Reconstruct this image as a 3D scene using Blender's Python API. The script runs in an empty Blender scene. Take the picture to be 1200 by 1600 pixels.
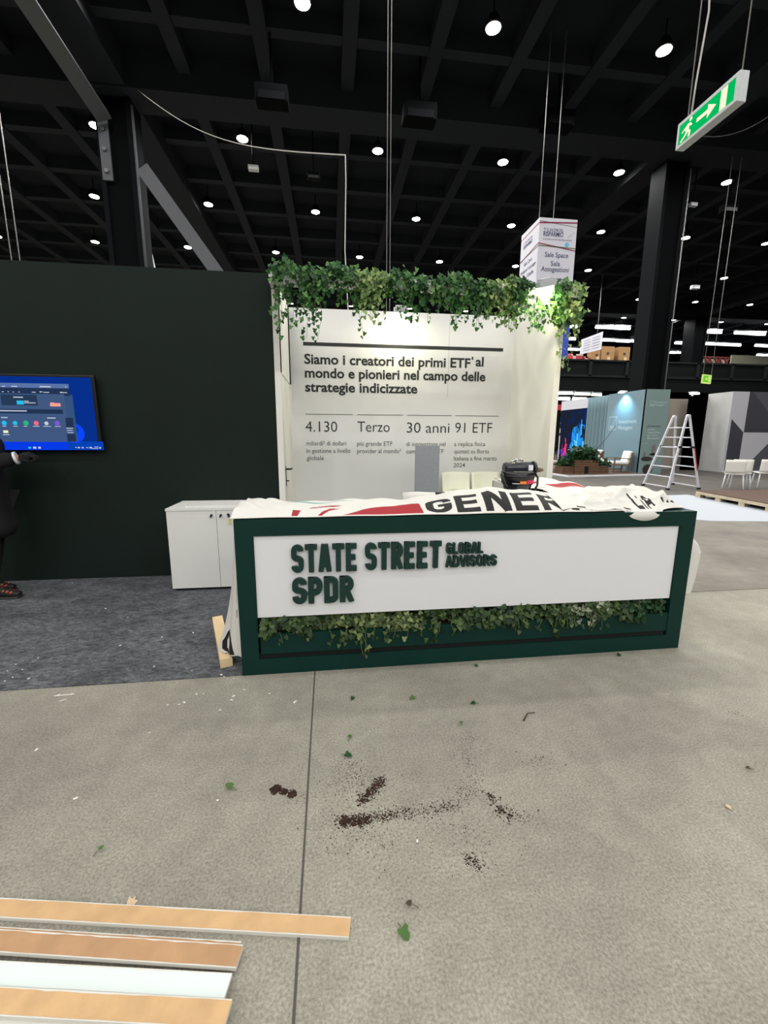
import bpy, bmesh, math, random
from mathutils import Vector, Matrix, Euler
C = bpy.context.scene.collection
SC = bpy.context.scene
PI = math.pi
random.seed(7)

# ------------------------------------------------------------------ camera, world, exposure
F, PITCH, ROLL, YAW, H = 657.8, .18203, -.00496, .12773, 1.5
_cy, _sy = math.cos(YAW), math.sin(YAW)
FW = Vector((_sy*math.cos(PITCH), _cy*math.cos(PITCH), -math.sin(PITCH)))
_r = Vector((_cy, -_sy, 0)); _d = FW.cross(_r)
RX = _r*math.cos(ROLL)+_d*math.sin(ROLL); DN = -_r*math.sin(ROLL)+_d*math.cos(ROLL)
EYE = Vector((0, 0, H))
cam = bpy.data.objects.new('camera', bpy.data.cameras.new('camera')); C.objects.link(cam)
cam.data.sensor_fit = 'HORIZONTAL'; cam.data.sensor_width = 36; cam.data.lens = F*36/1200
cam.data.clip_start = .05; cam.data.clip_end = 300
cam.matrix_world = Matrix(((RX.x, -DN.x, -FW.x, 0), (RX.y, -DN.y, -FW.y, 0), (RX.z, -DN.z, -FW.z, H), (0, 0, 0, 1)))
SC.camera = cam
w = bpy.data.worlds.new('world'); SC.world = w; w.use_nodes = True
w.node_tree.nodes['Background'].inputs[0].default_value = (.75, .85, 1, 1)
w.node_tree.nodes['Background'].inputs[1].default_value = .06
SC.view_settings.view_transform = 'Standard'; SC.view_settings.look = 'None'
SC.view_settings.exposure = 0.0; SC.view_settings.gamma = 1
SC.cycles.use_denoising = True
SC.cycles.sample_clamp_indirect = 6
LAMP_W = 375.0          # one ceiling spot
FLOOD_W = 5.0          # stand floodlights
LAMP_COL = (1, .98, .945)

def at(x, y, Y):
    "point at depth Y seen along the photo ray x, y (measuring aid)"
    q = FW+(x-600)/F*RX+(y-800)/F*DN
    return EYE+q*(Y/q.y)
def atX(x, y, X):
    q = FW+(x-600)/F*RX+(y-800)/F*DN
    return EYE+q*(X/q.x)
def atZ(x, y, z=0):
    q = FW+(x-600)/F*RX+(y-800)/F*DN
    return EYE+q*((z-H)/q.z)
def pix(p):
    q = Vector(p)-EYE; z = q.dot(FW)
    return (600+F*q.dot(RX)/z, 800+F*q.dot(DN)/z) if z > .1 else (-9999, -9999)

# ------------------------------------------------------------------ materials
def lin(c): return tuple(((v/255+.055)/1.055)**2.4 if v > 10.3 else v/255/12.92 for v in c)
def mat(name, rgb, rough=.6, metal=0, spec=.4, noise=0, nscale=8, bump=0, bscale=60, emit=None, estr=0, alpha=1, trans=0):
    m = bpy.data.materials.new(name); m.use_nodes = True
    nt = m.node_tree; b = nt.nodes['Principled BSDF']
    c = lin(rgb)
    b.inputs['Base Color'].default_value = (*c, 1); b.inputs['Roughness'].default_value = rough
    b.inputs['Metallic'].default_value = metal; b.inputs['Specular IOR Level'].default_value = spec
    if noise or bump:
        tc = nt.nodes.new('ShaderNodeTexCoord')
    if noise:
        n = nt.nodes.new('ShaderNodeTexNoise'); n.inputs['Scale'].default_value = nscale; n.inputs['Detail'].default_value = 6
        nt.links.new(tc.outputs['Object'], n.inputs['Vector'])
        r = nt.nodes.new('ShaderNodeValToRGB')
        r.color_ramp.elements[0].position = .3; r.color_ramp.elements[1].position = .7
        r.color_ramp.elements[0].color = (*[max(0, v*(1-noise)) for v in c], 1)
        r.color_ramp.elements[1].color = (*[min(1, v*(1+noise)) for v in c], 1)
        nt.links.new(n.outputs['Fac'], r.inputs['Fac']); nt.links.new(r.outputs['Color'], b.inputs['Base Color'])
    if bump:
        n2 = nt.nodes.new('ShaderNodeTexNoise'); n2.inputs['Scale'].default_value = bscale; n2.inputs['Detail'].default_value = 4
        nt.links.new(tc.outputs['Object'], n2.inputs['Vector'])
        bp = nt.nodes.new('ShaderNodeBump'); bp.inputs['Strength'].default_value = bump; bp.inputs['Distance'].default_value = .02
        nt.links.new(n2.outputs['Fac'], bp.inputs['Height']); nt.links.new(bp.outputs['Normal'], b.inputs['Normal'])
    if emit is not None:
        b.inputs['Emission Color'].default_value = (*lin(emit), 1); b.inputs['Emission Strength'].default_value = estr
    return m
def leaf_mat(name, cols, rough=.45):
    m = bpy.data.materials.new(name); m.use_nodes = True; nt = m.node_tree; b = nt.nodes['Principled BSDF']
    g = nt.nodes.new('ShaderNodeNewGeometry'); r = nt.nodes.new('ShaderNodeValToRGB')
    els = r.color_ramp.elements
    for k, c in enumerate(cols):
        p = k/max(1, len(cols)-1)
        e = els[k] if k < 2 else els.new(p)
        e.position = p; e.color = (*lin(c), 1)
    nt.links.new(g.outputs['Random Per Island'], r.inputs['Fac']); nt.links.new(r.outputs['Color'], b.inputs['Base Color'])
    b.inputs['Roughness'].default_value = rough; b.inputs['Specular IOR Level'].default_value = .35
    tr = nt.nodes.new('ShaderNodeBsdfTranslucent'); mx = nt.nodes.new('ShaderNodeMixShader'); mx.inputs[0].default_value = .25
    nt.links.new(r.outputs['Color'], tr.inputs['Color'])
    nt.links.new(b.outputs[0], mx.inputs[1]); nt.links.new(tr.outputs[0], mx.inputs[2])
    nt.links.new(mx.outputs[0], nt.nodes['Material Output'].inputs[0])
    return m
def glow(name, rgb, s):
    m = bpy.data.materials.new(name); m.use_nodes = True; nt = m.node_tree
    nt.nodes.remove(nt.nodes['Principled BSDF'])
    e = nt.nodes.new('ShaderNodeEmission'); e.inputs[0].default_value = (*lin(rgb), 1); e.inputs[1].default_value = s
    nt.links.new(e.outputs[0], nt.nodes['Material Output'].inputs[0]); return m

def concrete():
    m = bpy.data.materials.new('polished concrete'); m.use_nodes = True; nt = m.node_tree; b = nt.nodes['Principled BSDF']
    tc = nt.nodes.new('ShaderNodeTexCoord')
    def noise(s, d, dist=0):
        n = nt.nodes.new('ShaderNodeTexNoise'); n.inputs['Scale'].default_value = s; n.inputs['Detail'].default_value = d
        n.inputs['Distortion'].default_value = dist; n.inputs['Roughness'].default_value = .62
        nt.links.new(tc.outputs['Object'], n.inputs['Vector']); return n
    def ramp(n, p0, c0, p1, c1):
        r = nt.nodes.new('ShaderNodeValToRGB'); e = r.color_ramp.elements
        e[0].position = p0; e[0].color = (*c0, 1); e[1].position = p1; e[1].color = (*c1, 1)
        nt.links.new(n.outputs['Fac'], r.inputs['Fac']); return r
    def mul(a, bb, f=1):
        x = nt.nodes.new('ShaderNodeMix'); x.data_type = 'RGBA'; x.blend_type = 'MULTIPLY'; x.inputs[0].default_value = f
        nt.links.new(a, x.inputs[6]); nt.links.new(bb, x.inputs[7]); return x.outputs[2]
    base = ramp(noise(1.3, 9, .25), .3, lin((143, 140, 129)), .72, lin((166, 163, 150)))
    mid = ramp(noise(9, 9, .2), .3, (.88, .88, .875), .7, (1.07, 1.07, 1.07))
    fine = ramp(noise(110, 6), .34, (.68, .68, .67), .66, (1.22, 1.22, 1.22))
    blot = ramp(noise(.8, 5, .4), .38, (.87, .86, .87), .62, (1.03, 1.03, 1.03))
    spk = ramp(noise(70, 2), .755, (1, 1, 1), .77, (1.6, 1.6, 1.6))
    c = mul(mul(mul(mul(base.outputs[0], mid.outputs[0]), fine.outputs[0], 1), blot.outputs[0]), spk.outputs[0])
    # floor colour multiplied darker in steps: beyond the cross joint, then again further back
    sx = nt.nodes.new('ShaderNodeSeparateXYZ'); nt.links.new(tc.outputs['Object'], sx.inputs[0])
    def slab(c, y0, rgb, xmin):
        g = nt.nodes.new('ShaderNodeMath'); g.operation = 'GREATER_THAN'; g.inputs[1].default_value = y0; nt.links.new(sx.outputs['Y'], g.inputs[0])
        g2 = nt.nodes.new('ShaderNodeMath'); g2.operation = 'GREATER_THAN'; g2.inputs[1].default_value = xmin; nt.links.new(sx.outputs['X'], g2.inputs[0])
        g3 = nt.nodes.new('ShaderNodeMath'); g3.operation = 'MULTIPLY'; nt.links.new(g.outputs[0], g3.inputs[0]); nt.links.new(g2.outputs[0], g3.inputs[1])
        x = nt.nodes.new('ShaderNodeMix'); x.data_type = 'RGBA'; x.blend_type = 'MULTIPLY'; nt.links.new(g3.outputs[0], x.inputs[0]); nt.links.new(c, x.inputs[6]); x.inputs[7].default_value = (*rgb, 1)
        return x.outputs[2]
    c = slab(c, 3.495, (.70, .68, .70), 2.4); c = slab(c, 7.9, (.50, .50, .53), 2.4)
    nt.links.new(c, b.inputs['Base Color'])
    rr = ramp(noise(3, 6), .3, (.6,)*3, .7, (.78,)*3); nt.links.new(rr.outputs[0], b.inputs['Roughness'])
    b.inputs['Specular IOR Level'].default_value = .12
    return m
def carpet_mat():
    m = bpy.data.materials.new('grey needle felt carpet'); m.use_nodes = True; nt = m.node_tree; b = nt.nodes['Principled BSDF']
    tc = nt.nodes.new('ShaderNodeTexCoord'); mp = nt.nodes.new('ShaderNodeMapping'); mp.inputs['Scale'].default_value = (.85, 1.5, 1); mp.inputs['Rotation'].default_value = (0, 0, .75)
    nt.links.new(tc.outputs['Object'], mp.inputs['Vector'])
    out = None
    for s, d, a, bb in ((3.5, 7, .72, 1.28), (22, 7, .55, 1.5), (90, 6, .6, 1.5)):
        n = nt.nodes.new('ShaderNodeTexNoise'); n.inputs['Scale'].default_value = s; n.inputs['Detail'].default_value = d; n.inputs['Distortion'].default_value = .7
        nt.links.new(mp.outputs[0], n.inputs['Vector'])
        r = nt.nodes.new('ShaderNodeValToRGB'); e = r.color_ramp.elements; e[0].position = .3; e[1].position = .72
        e[0].color = (a, a, a, 1); e[1].color = (bb, bb, bb, 1); nt.links.new(n.outputs['Fac'], r.inputs['Fac'])
        x = nt.nodes.new('ShaderNodeMix'); x.data_type = 'RGBA'; x.blend_type = 'MULTIPLY'; x.inputs[0].default_value = 1
        if out is None: x.inputs[6].default_value = (*lin((88, 90, 94)), 1)
        else: nt.links.new(out, x.inputs[6])
        nt.links.new(r.outputs[0], x.inputs[7]); out = x.outputs[2]
    nt.links.new(out, b.inputs['Base Color']); b.inputs['Roughness'].default_value = .95; b.inputs['Specular IOR Level'].default_value = .1
    return m

M = dict(
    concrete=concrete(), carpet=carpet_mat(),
    joint=mat('dark joint filler', (80, 78, 72), .9),
    ceil=mat('black painted ceiling', (23, 26, 30), .9, spec=.1), rib=mat('black ceiling beam', (34, 37, 42), .85, spec=.12),
    pillar=mat('black steel', (6, 7, 9), .85, spec=.06), pillar2=mat('black steel flange', (13, 15, 18), .85, spec=.08),
    steel=mat('grey steel brace', (82, 85, 90), .75), bolt=mat('bolt steel', (120, 122, 128), .4, .6),
    gwall=mat('dark green wall paint', (23, 33, 29), .7, spec=.15, noise=.06, nscale=2), seam=mat('wall seam', (22, 30, 27), .8),
    white=mat('white laminate', (226, 226, 222), .5, noise=.02, nscale=3), wallw=mat('white fabric wall', (232, 231, 222), .8, noise=.015, nscale=2),
    graphic=mat('printed white wall', (228, 228, 226), .7, noise=.015, nscale=2),
    ink=mat('dark grey ink', (44, 46, 47), .7), ink2=mat('grey ink', (84, 86, 88), .7),
    green=mat('bottle green paint', (6, 47, 41), .55, spec=.2, noise=.05, nscale=5), slot=mat('shadow gap black', (4, 10, 9), .9),
    panel=mat('white sign panel', (226, 227, 230), .35), letter=mat('green letter', (8, 50, 44), .5),
    cream=mat('cream banner cloth', (216, 214, 208), .75, bump=.15, bscale=30), red=mat('printed red', (158, 28, 40), .75), black=mat('printed black', (26, 26, 27), .75),
    teal=mat('printed teal', (40, 140, 140), .75), dgreen=mat('printed dark green', (30, 46, 38), .75),
    metal=mat('aluminium', (216, 217, 224), .5, .35), chrome=mat('chrome', (200, 200, 205), .2, 1), darkmetal=mat('dark metal', (60, 60, 62), .4, .7),
    plastic=mat('black plastic', (18, 19, 22), .3, spec=.5), navy=mat('dark navy plastic', (18, 22, 36), .25, spec=.6), tank=mat('smoked tank', (46, 50, 52), .2, spec=.6),
    orange=mat('orange print', (232, 128, 38), .5), pink=mat('pink print', (206, 40, 92), .5), lab=mat('white label', (225, 228, 230), .5),
    greyboard=mat('grey board', (150, 154, 160), .6, noise=.06, nscale=40), stool=mat('cream plastic', (232, 232, 214), .4),
    timber=mat('pale timber', (226, 200, 158), .7, noise=.1, nscale=6), tan=mat('tan card', (200, 164, 120), .85, noise=.1, nscale=14, bump=.1, bscale=200), tan2=mat('brown card', (178, 140, 104), .85, noise=.1, nscale=14),
    core=mat('white board core', (214, 212, 204), .8), pale=mat('pale mint laminate', (214, 224, 222), .5),
    soil=mat('potting soil', (52, 33, 23), .95, noise=.4, nscale=60), paper=mat('white paper scrap', (235, 232, 225), .8), bark=mat('beige bark chip', (200, 176, 146), .9),
    stem=mat('green stem', (92, 112, 60), .7), twig=mat('dry twig', (70, 62, 48), .9),
    pot_ivy=leaf_mat('trough ivy leaves', [(22, 44, 22), (40, 66, 30), (64, 88, 44), (104, 122, 68)]), pot_pale=leaf_mat('trough pale leaves', [(36, 56, 30), (66, 88, 46), (96, 116, 64), (150, 160, 104)]), pot_heart=leaf_mat('trough broad leaves', [(26, 52, 26), (48, 74, 36), (92, 116, 62)]),
    ivy=leaf_mat('ivy leaves', [(20, 50, 26), (34, 78, 36), (56, 108, 50), (104, 146, 76)]),
    ivy_l=leaf_mat('pale ivy leaves', [(48, 84, 40), (82, 118, 56), (118, 148, 80), (168, 184, 122)]),
    pothos=leaf_mat('pothos leaves', [(50, 92, 48), (84, 124, 66), (128, 158, 92)]), vari=leaf_mat('variegated leaves', [(50, 70, 42), (92, 110, 74), (168, 174, 148)]),
    plantd=leaf_mat('dark plant leaves', [(20, 46, 26), (34, 70, 38), (52, 92, 52)]),
    skin=mat('skin', (188, 140, 112), .6), cloth_b=mat('black cloth', (18, 18, 20), .9), hair=mat('dark hair', (30, 24, 20), .7), shoe=mat('black shoe', (24, 24, 26), .6), lace=mat('orange lace', (228, 84, 44), .7), sole=mat('shoe sole', (52, 52, 54), .7), eye=mat('eye white', (230, 228, 224), .4),
    lens=glow('lamp lens', (255, 250, 236), 30), flood=glow('flood lens', (255, 252, 220), 16), tube=glow('fluorescent tube', (250, 252, 255), 6),
    exitg=glow('exit green', (0, 190, 96), .95), exitw=glow('exit white', (250, 250, 214), 1.0), exits=glow('far exit green', (120, 210, 60), .9), exits2=glow('far exit pale', (220, 240, 140), .9),
    sbox=mat('exit sign case', (186, 190, 192), .6, noise=.05, nscale=20),
    boxsign=mat('printed sign white', (196, 196, 206), .6), navyink=mat('navy ink', (40, 48, 92), .7), wine=mat('wine red ink', (130, 36, 72), .7), olive=mat('olive ink', (92, 104, 70), .7), sky=mat('light blue ink', (90, 170, 210), .7), greyink=mat('grey ink line', (150, 150, 156), .7),
    wire=mat('steel wire', (150, 150, 148), .5, .3), cable=mat('white cable', (176, 174, 168), .6),
    bluew=mat('blue grey stand', (112, 136, 146), .7), blued=mat('blue grey stand face', (118, 140, 138), .7), wtext=mat('white ink', (182, 198, 202), .7), dark=mat('dark brown ink', (52, 44, 44), .8), greyb=mat('grey brown ink', (112, 110, 108), .8),
    fascia=mat('pale fascia', (196, 198, 206), .7), curtain=mat('grey blue curtain', (110, 134, 142), .9), wood=mat('walnut slat', (104, 76, 58), .7, noise=.15, nscale=10), wood2=mat('oak frame', (110, 88, 66), .6), cushion=mat('white cushion', (226, 224, 218), .9),
    base=mat('stand platform', (214, 216, 222), .5), floorw=mat('stand wood floor', (104, 88, 78), .8, spec=.1),
    greyw=mat('grey stand side', (206, 206, 206), .7, noise=.04, nscale=2), patl=mat('light grey panel', (182, 182, 190), .7), patd=mat('charcoal panel', (58, 58, 66), .7), patd2=mat('slate panel', (78, 78, 86), .7), beige=mat('beige wall', (156, 148, 138), .8), blk=mat('black drape', (3, 3, 4), .98, spec=0),
    deck=mat('brown deck', (96, 78, 70), .85, spec=.1, noise=.12, nscale=5), pallet=mat('pallet timber', (196, 182, 156), .8, noise=.1, nscale=8), vinyl=mat('pale vinyl', (176, 182, 190), .6, spec=.15),
    mezz=mat('black mezzanine', (12, 14, 15), .85, spec=.1), mezz2=mat('mezzanine rail', (22, 26, 27), .8, spec=.15), cardboard=mat('cardboard', (150, 116, 76), .85, noise=.08, nscale=4), crim=mat('crimson board', (168, 46, 60), .7), bbanner=mat('blue banner', (36, 60, 150), .7), hallback=mat('far hall wall', (44, 40, 36), .9), pinkb=mat('pale pink structure', (190, 160, 150), .8), rust=mat('rust frame', (120, 60, 50), .7), oliveb=mat('pale olive wall', (150, 152, 132), .8),
    scr_dark=glow('screen dark', (34, 40, 56), .8), scr_blue=glow('screen blue', (40, 150, 240), 1.0), scr_cyan=glow('screen cyan', (110, 220, 255), 1.0), scr_pink=glow('screen pink', (240, 60, 130), 1.0), scr_deep=glow('screen deep blue', (22, 44, 96), .8), scr_viol=glow('screen violet', (90, 70, 220), .9), scr_rose=glow('screen rose', (220, 130, 140), .8), scr_teal=glow('screen teal', (40, 110, 120), .8),
    tape=mat('red tape', (190, 50, 60), .5), yellow=mat('yellow tag', (206, 206, 110), .6),
)

# ------------------------------------------------------------------ mesh helpers
class MB:
    def __init__(s): s.bm = bmesh.new(); s.mats = []; s.cur = 0
    def use(s, m):
        if m not in s.mats: s.mats.append(m)
        s.cur = s.mats.index(m); return s
    def face(s, pts, smooth=False):
        vs = [s.bm.verts.new(p) for p in pts]
        f = s.bm.faces.new(vs); f.material_index = s.cur; f.smooth = smooth; return f
    def box(s, c, size, rot=None, bevel=0):
        n0 = len(s.bm.faces)
        mtx = Matrix.Translation(c) @ (Euler(rot).to_matrix().to_4x4() if rot else Matrix()) @ Matrix.Diagonal((*size, 1))
        g = bmesh.ops.create_cube(s.bm, size=1, matrix=mtx)
        fs = set(f for v in g['verts'] for f in v.link_faces)
        for f in fs: f.material_index = s.cur
        if bevel:
            es = list(set(e for v in g['verts'] for e in v.link_edges))
            r = bmesh.ops.bevel(s.bm, geom=es, offset=bevel, segments=2, affect='EDGES', profile=.5)
            for f in r['faces']: f.material_index = s.cur
        return s
    def span(s, a, b, bevel=0):
        a = Vector(a); b = Vector(b)
        return s.box((a+b)/2, [abs(v) for v in (b-a)], None, bevel)
    def bar(s, a, b, wx, wz, up=(0, 0, 1)):
        a = Vector(a); b = Vector(b); d = (b-a); L = d.length; d.normalize()
        u = Vector(up)
        if abs(d.dot(u)) > .98: u = Vector((0, 1, 0))
        x = d.cross(u).normalized(); z = x.cross(d)
        m = Matrix((x, d, z)).transposed().to_4x4(); m.translation = (a+b)/2
        g = bmesh.ops.create_cube(s.bm, size=1, matrix=m @ Matrix.Diagonal((wx, L, wz, 1)))
        for f in set(f for v in g['verts'] for f in v.link_faces): f.material_index = s.cur
        return s
    def tube(s, pts, r, n=8, caps=True):
        pts = [Vector(p) for p in pts]; rings = []
        rr = r if isinstance(r, (list, tuple)) else [r]*len(pts)
        t0 = (pts[1]-pts[0]).normalized(); u = t0.orthogonal().normalized()
        for i, p in enumerate(pts):
            t = ((pts[min(i+1, len(pts)-1)]-pts[max(i-1, 0)])).normalized()
            u = (u-t*u.dot(t)).normalized(); v = t.cross(u)
            rings.append([s.bm.verts.new(p+(u*math.cos(2*PI*k/n)+v*math.sin(2*PI*k/n))*rr[i]) for k in range(n)])
        for a, b in zip(rings, rings[1:]):
            for k in range(n):
                f = s.bm.faces.new((a[k], a[(k+1) % n], b[(k+1) % n], b[k])); f.material_index = s.cur; f.smooth = True
        if caps:
            for ring in (rings[0][::-1], rings[-1]):
                f = s.bm.faces.new(ring); f.material_index = s.cur
        return s
    def lathe(s, prof, c=(0, 0, 0), n=24, rot=None):
        m = Matrix.Translation(c) @ (Euler(rot).to_matrix().to_4x4() if rot else Matrix()); rings = []
        for r, z in prof:
            rings.append([s.bm.verts.new(m @ Vector((max(r, 1e-4)*math.cos(2*PI*k/n), max(r, 1e-4)*math.sin(2*PI*k/n), z))) for k in range(n)])
        for a, b in zip(rings, rings[1:]):
            for k in range(n):
                f = s.bm.faces.new((a[k], a[(k+1) % n], b[(k+1) % n], b[k])); f.material_index = s.cur; f.smooth = True
        for ring in (rings[0][::-1], rings[-1]):
            f = s.bm.faces.new(ring); f.material_index = s.cur
        return s
    def prism(s, poly, mtx, d):
        "2D polygon extruded: plane axes from mtx columns x,y, thickness d along z"
        fr = [s.bm.verts.new(mtx @ Vector((x, y, 0))) for x, y in poly]
        bk = [s.bm.verts.new(mtx @ Vector((x, y, d))) for x, y in poly]
        n = len(poly)
        f = s.bm.faces.new(fr); f.material_index = s.cur
        f = s.bm.faces.new(bk[::-1]); f.material_index = s.cur
        for k in range(n):
            f = s.bm.faces.new((fr[k], bk[k], bk[(k+1) % n], fr[(k+1) % n])); f.material_index = s.cur
        return s
    def build(s, name, m=None, parent=None, recalc=True, smooth=None, **props):
        if recalc: bmesh.ops.recalc_face_normals(s.bm, faces=s.bm.faces[:])
        me = bpy.data.meshes.new(name); s.bm.to_mesh(me); s.bm.free()
        for q in ([m] if m is not None else s.mats): me.materials.append(q)
        if smooth:
            for p in me.polygons: p.use_smooth = True
        o = bpy.data.objects.new(name, me); C.objects.link(o)
        if parent is not None:
            o.parent = parent; o.matrix_parent_inverse = Matrix.Translation(-parent_loc(parent))
        for k, v in props.items(): o[k] = v
        return o
def parent_loc(p):
    v = Vector(p.location)
    q = p.parent
    return v
def thing(name, label, cat, loc, group=None):
    o = bpy.data.objects.new(name, None); C.objects.link(o); o.location = loc; o.empty_display_size = .1
    o['label'] = label; o['category'] = cat
    if group: o['group'] = group
    return o
def tag(o, label, cat, group=None, kind=None):
    o['label'] = label; o['category'] = cat
    if group: o['group'] = group
    if kind: o['kind'] = kind
    return o
def struct(o): o['kind'] = 'structure'; return o
def nth(k): return ['leftmost', 'second from left', 'third from left', 'fourth from left', 'fifth from left', 'sixth from left', 'seventh from left', 'eighth from left', 'ninth from left', 'tenth from left', 'eleventh from left', 'twelfth from left', 'thirteenth from left', 'fourteenth from left'][k]
XZ = lambda x, y, z: Matrix(((1, 0, 0, x), (0, 0, 1, y), (0, 1, 0, z), (0, 0, 0, 1)))      # plane facing -Y, depth to +Y
def copy_tree(root, loc, label=None):
    c = root.copy(); C.objects.link(c); c.location = loc
    if label: c['label'] = label
    for ch in root.children:
        d = ch.copy(); C.objects.link(d); d.parent = c; d.matrix_parent_inverse = ch.matrix_parent_inverse
        for g in ch.children:
            e = g.copy(); C.objects.link(e); e.parent = d; e.matrix_parent_inverse = g.matrix_parent_inverse
    return c
_tx = [0]
def text_bm(mb, body, mtx, width=None, height=1.0, bold=0, align='LEFT', depth=.001):
    "lettering as mesh: mtx maps text plane (x right, y up); height = capital height; width fits it"
    cu = bpy.data.curves.new('t', 'FONT'); cu.body = body; cu.size = 1; cu.offset = bold; cu.extrude = 0; cu.resolution_u = 3
    ob = bpy.data.objects.new('t', cu); C.objects.link(ob)
    dg = bpy.context.evaluated_depsgraph_get(); dg.update()
    me = bpy.data.meshes.new_from_object(ob.evaluated_get(dg))
    bpy.data.objects.remove(ob); bpy.data.curves.remove(cu)
    if not me.vertices: return
    xs = [v.co.x for v in me.vertices]; x0, x1 = min(xs), max(xs)
    sy = height/.73; sx = (width/(x1-x0)) if width else sy
    off = 0 if align == 'LEFT' else -(x1-x0)*sx/2
    vs = [mb.bm.verts.new(mtx @ Vector(((v.co.x-x0)*sx+off, v.co.y*sy, 0))) for v in me.vertices]
    for p in me.polygons:
        try:
            f = mb.bm.faces.new([vs[i] for i in p.vertices]); f.material_index = mb.cur
        except ValueError: pass
    bpy.data.meshes.remove(me)

# condensed heavy letters made of ribbons; unit height, returned as quads
def arc(cx, cy, rx, ry, a0, a1, n=9): return [(cx+rx*math.cos(math.radians(a0+(a1-a0)*k/n)), cy+ry*math.sin(math.radians(a0+(a1-a0)*k/n))) for k in range(n+1)]
def glyph(ch, t=.2, W=.54):
    h = t/2; l, r, b, tp = h, W-h, h, 1-h; R = (r-l)/2; cx = W/2
    S = []
    if ch == 'S': S = [arc(cx, tp-R, R, R, -5, 180)+arc(cx, .5+.11, R, .11, 180, 235, 4)+arc(cx, .5-.11, R, .11, 55, 0, 4)+arc(cx, b+R, R, R, 0, -185)]
    if ch == 'T': S = [[(0, tp), (W, tp)], [(cx, 0), (cx, 1)]]
    if ch == 'A': S = [[(h*.75, 0), (cx-.03, 1)], [(W-h*.75, 0), (cx+.03, 1)], [(l, .28), (r, .28)]]
    if ch == 'E': S = [[(l, 0), (l, 1)], [(0, tp), (W-.04, tp)], [(0, .5), (W-.08, .5)], [(0, b), (W-.04, b)]]
    if ch in 'RPB': S = [[(l, 0), (l, 1)]]
    if ch == 'P': S += [[(0, tp), (cx, tp)]+arc(cx, .66, R, tp-.66, 90, -90)+[(0, .32+.0)]]
    if ch == 'R': S += [[(0, tp), (cx, tp)]+arc(cx, .70, R, tp-.70, 90, -90)+[(0, .5)], [(cx, .45), (r+.02, 0)]]
    if ch == 'B': S += [[(0, tp), (cx, tp)]+arc(cx, .72, R*.95, tp-.72, 90, -90)+[(0, .54)], [(0, .5), (cx, .5)]+arc(cx, (.5+b)/2, R, (.5-b)/2, 90, -90)+[(0, b)]]
    if ch == 'D': S = [[(l, 0), (l, 1)], [(0, tp), (cx, tp)]+arc(cx, tp-R, R, R, 90, 0)+arc(cx, b+R, R, R, 0, -90)+[(0, b)]]
    if ch in 'OG': S = [arc(cx, tp-R, R, R, 0, 180)+arc(cx, b+R, R, R, 180, 360)]
    if ch == 'O': S[0] = S[0]+[S[0][0]]
    if ch == 'G': S = [arc(cx, tp-R, R, R, -8, 180)+arc(cx, b+R, R, R, 180, 360)+[(r, .5)], [(cx-.02, .46), (W, .46)]]
    if ch == 'L': S = [[(l, 0), (l, 1)], [(0, b), (W-.08, b)]]
    if ch == 'I': S = [[(l, 0), (l, 1)]]
    if ch == 'V': S = [[(h*.75, 1), (cx-.03, 0)], [(W-h*.75, 1), (cx+.03, 0)]]
    if ch == 'N': S = [[(l, 0), (l, 1)], [(r, 0), (r, 1)], [(l, 1), (r, 0)]]
    Q = []
    for p in S:
        L = []; Rr = []
        for i, (x, y) in enumerate(p):
            a = p[max(i-1, 0)]; c = p[min(i+1, len(p)-1)]
            dx, dy = c[0]-a[0], c[1]-a[1]; n = math.hypot(dx, dy) or 1
            nx, ny = -dy/n*h, dx/n*h
            if len(p) > 2 and 0 < i < len(p)-1:
                dx1, dy1 = x-a[0], y-a[1]; n1 = math.hypot(dx1, dy1) or 1
                cs = max(.6, (dx1*dx+dy1*dy)/(n1*n)); nx /= cs; ny /= cs
            L.append((x+nx, y+ny)); Rr.append((x-nx, y-ny))
        for i in range(len(p)-1): Q.append([L[i], L[i+1], Rr[i+1], Rr[i]])
    return Q, (t if ch == 'I' else W-.07 if ch == 'L' else W)
def clampq(q): return [(x, min(1.0, max(0.0, y))) for x, y in q]

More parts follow.
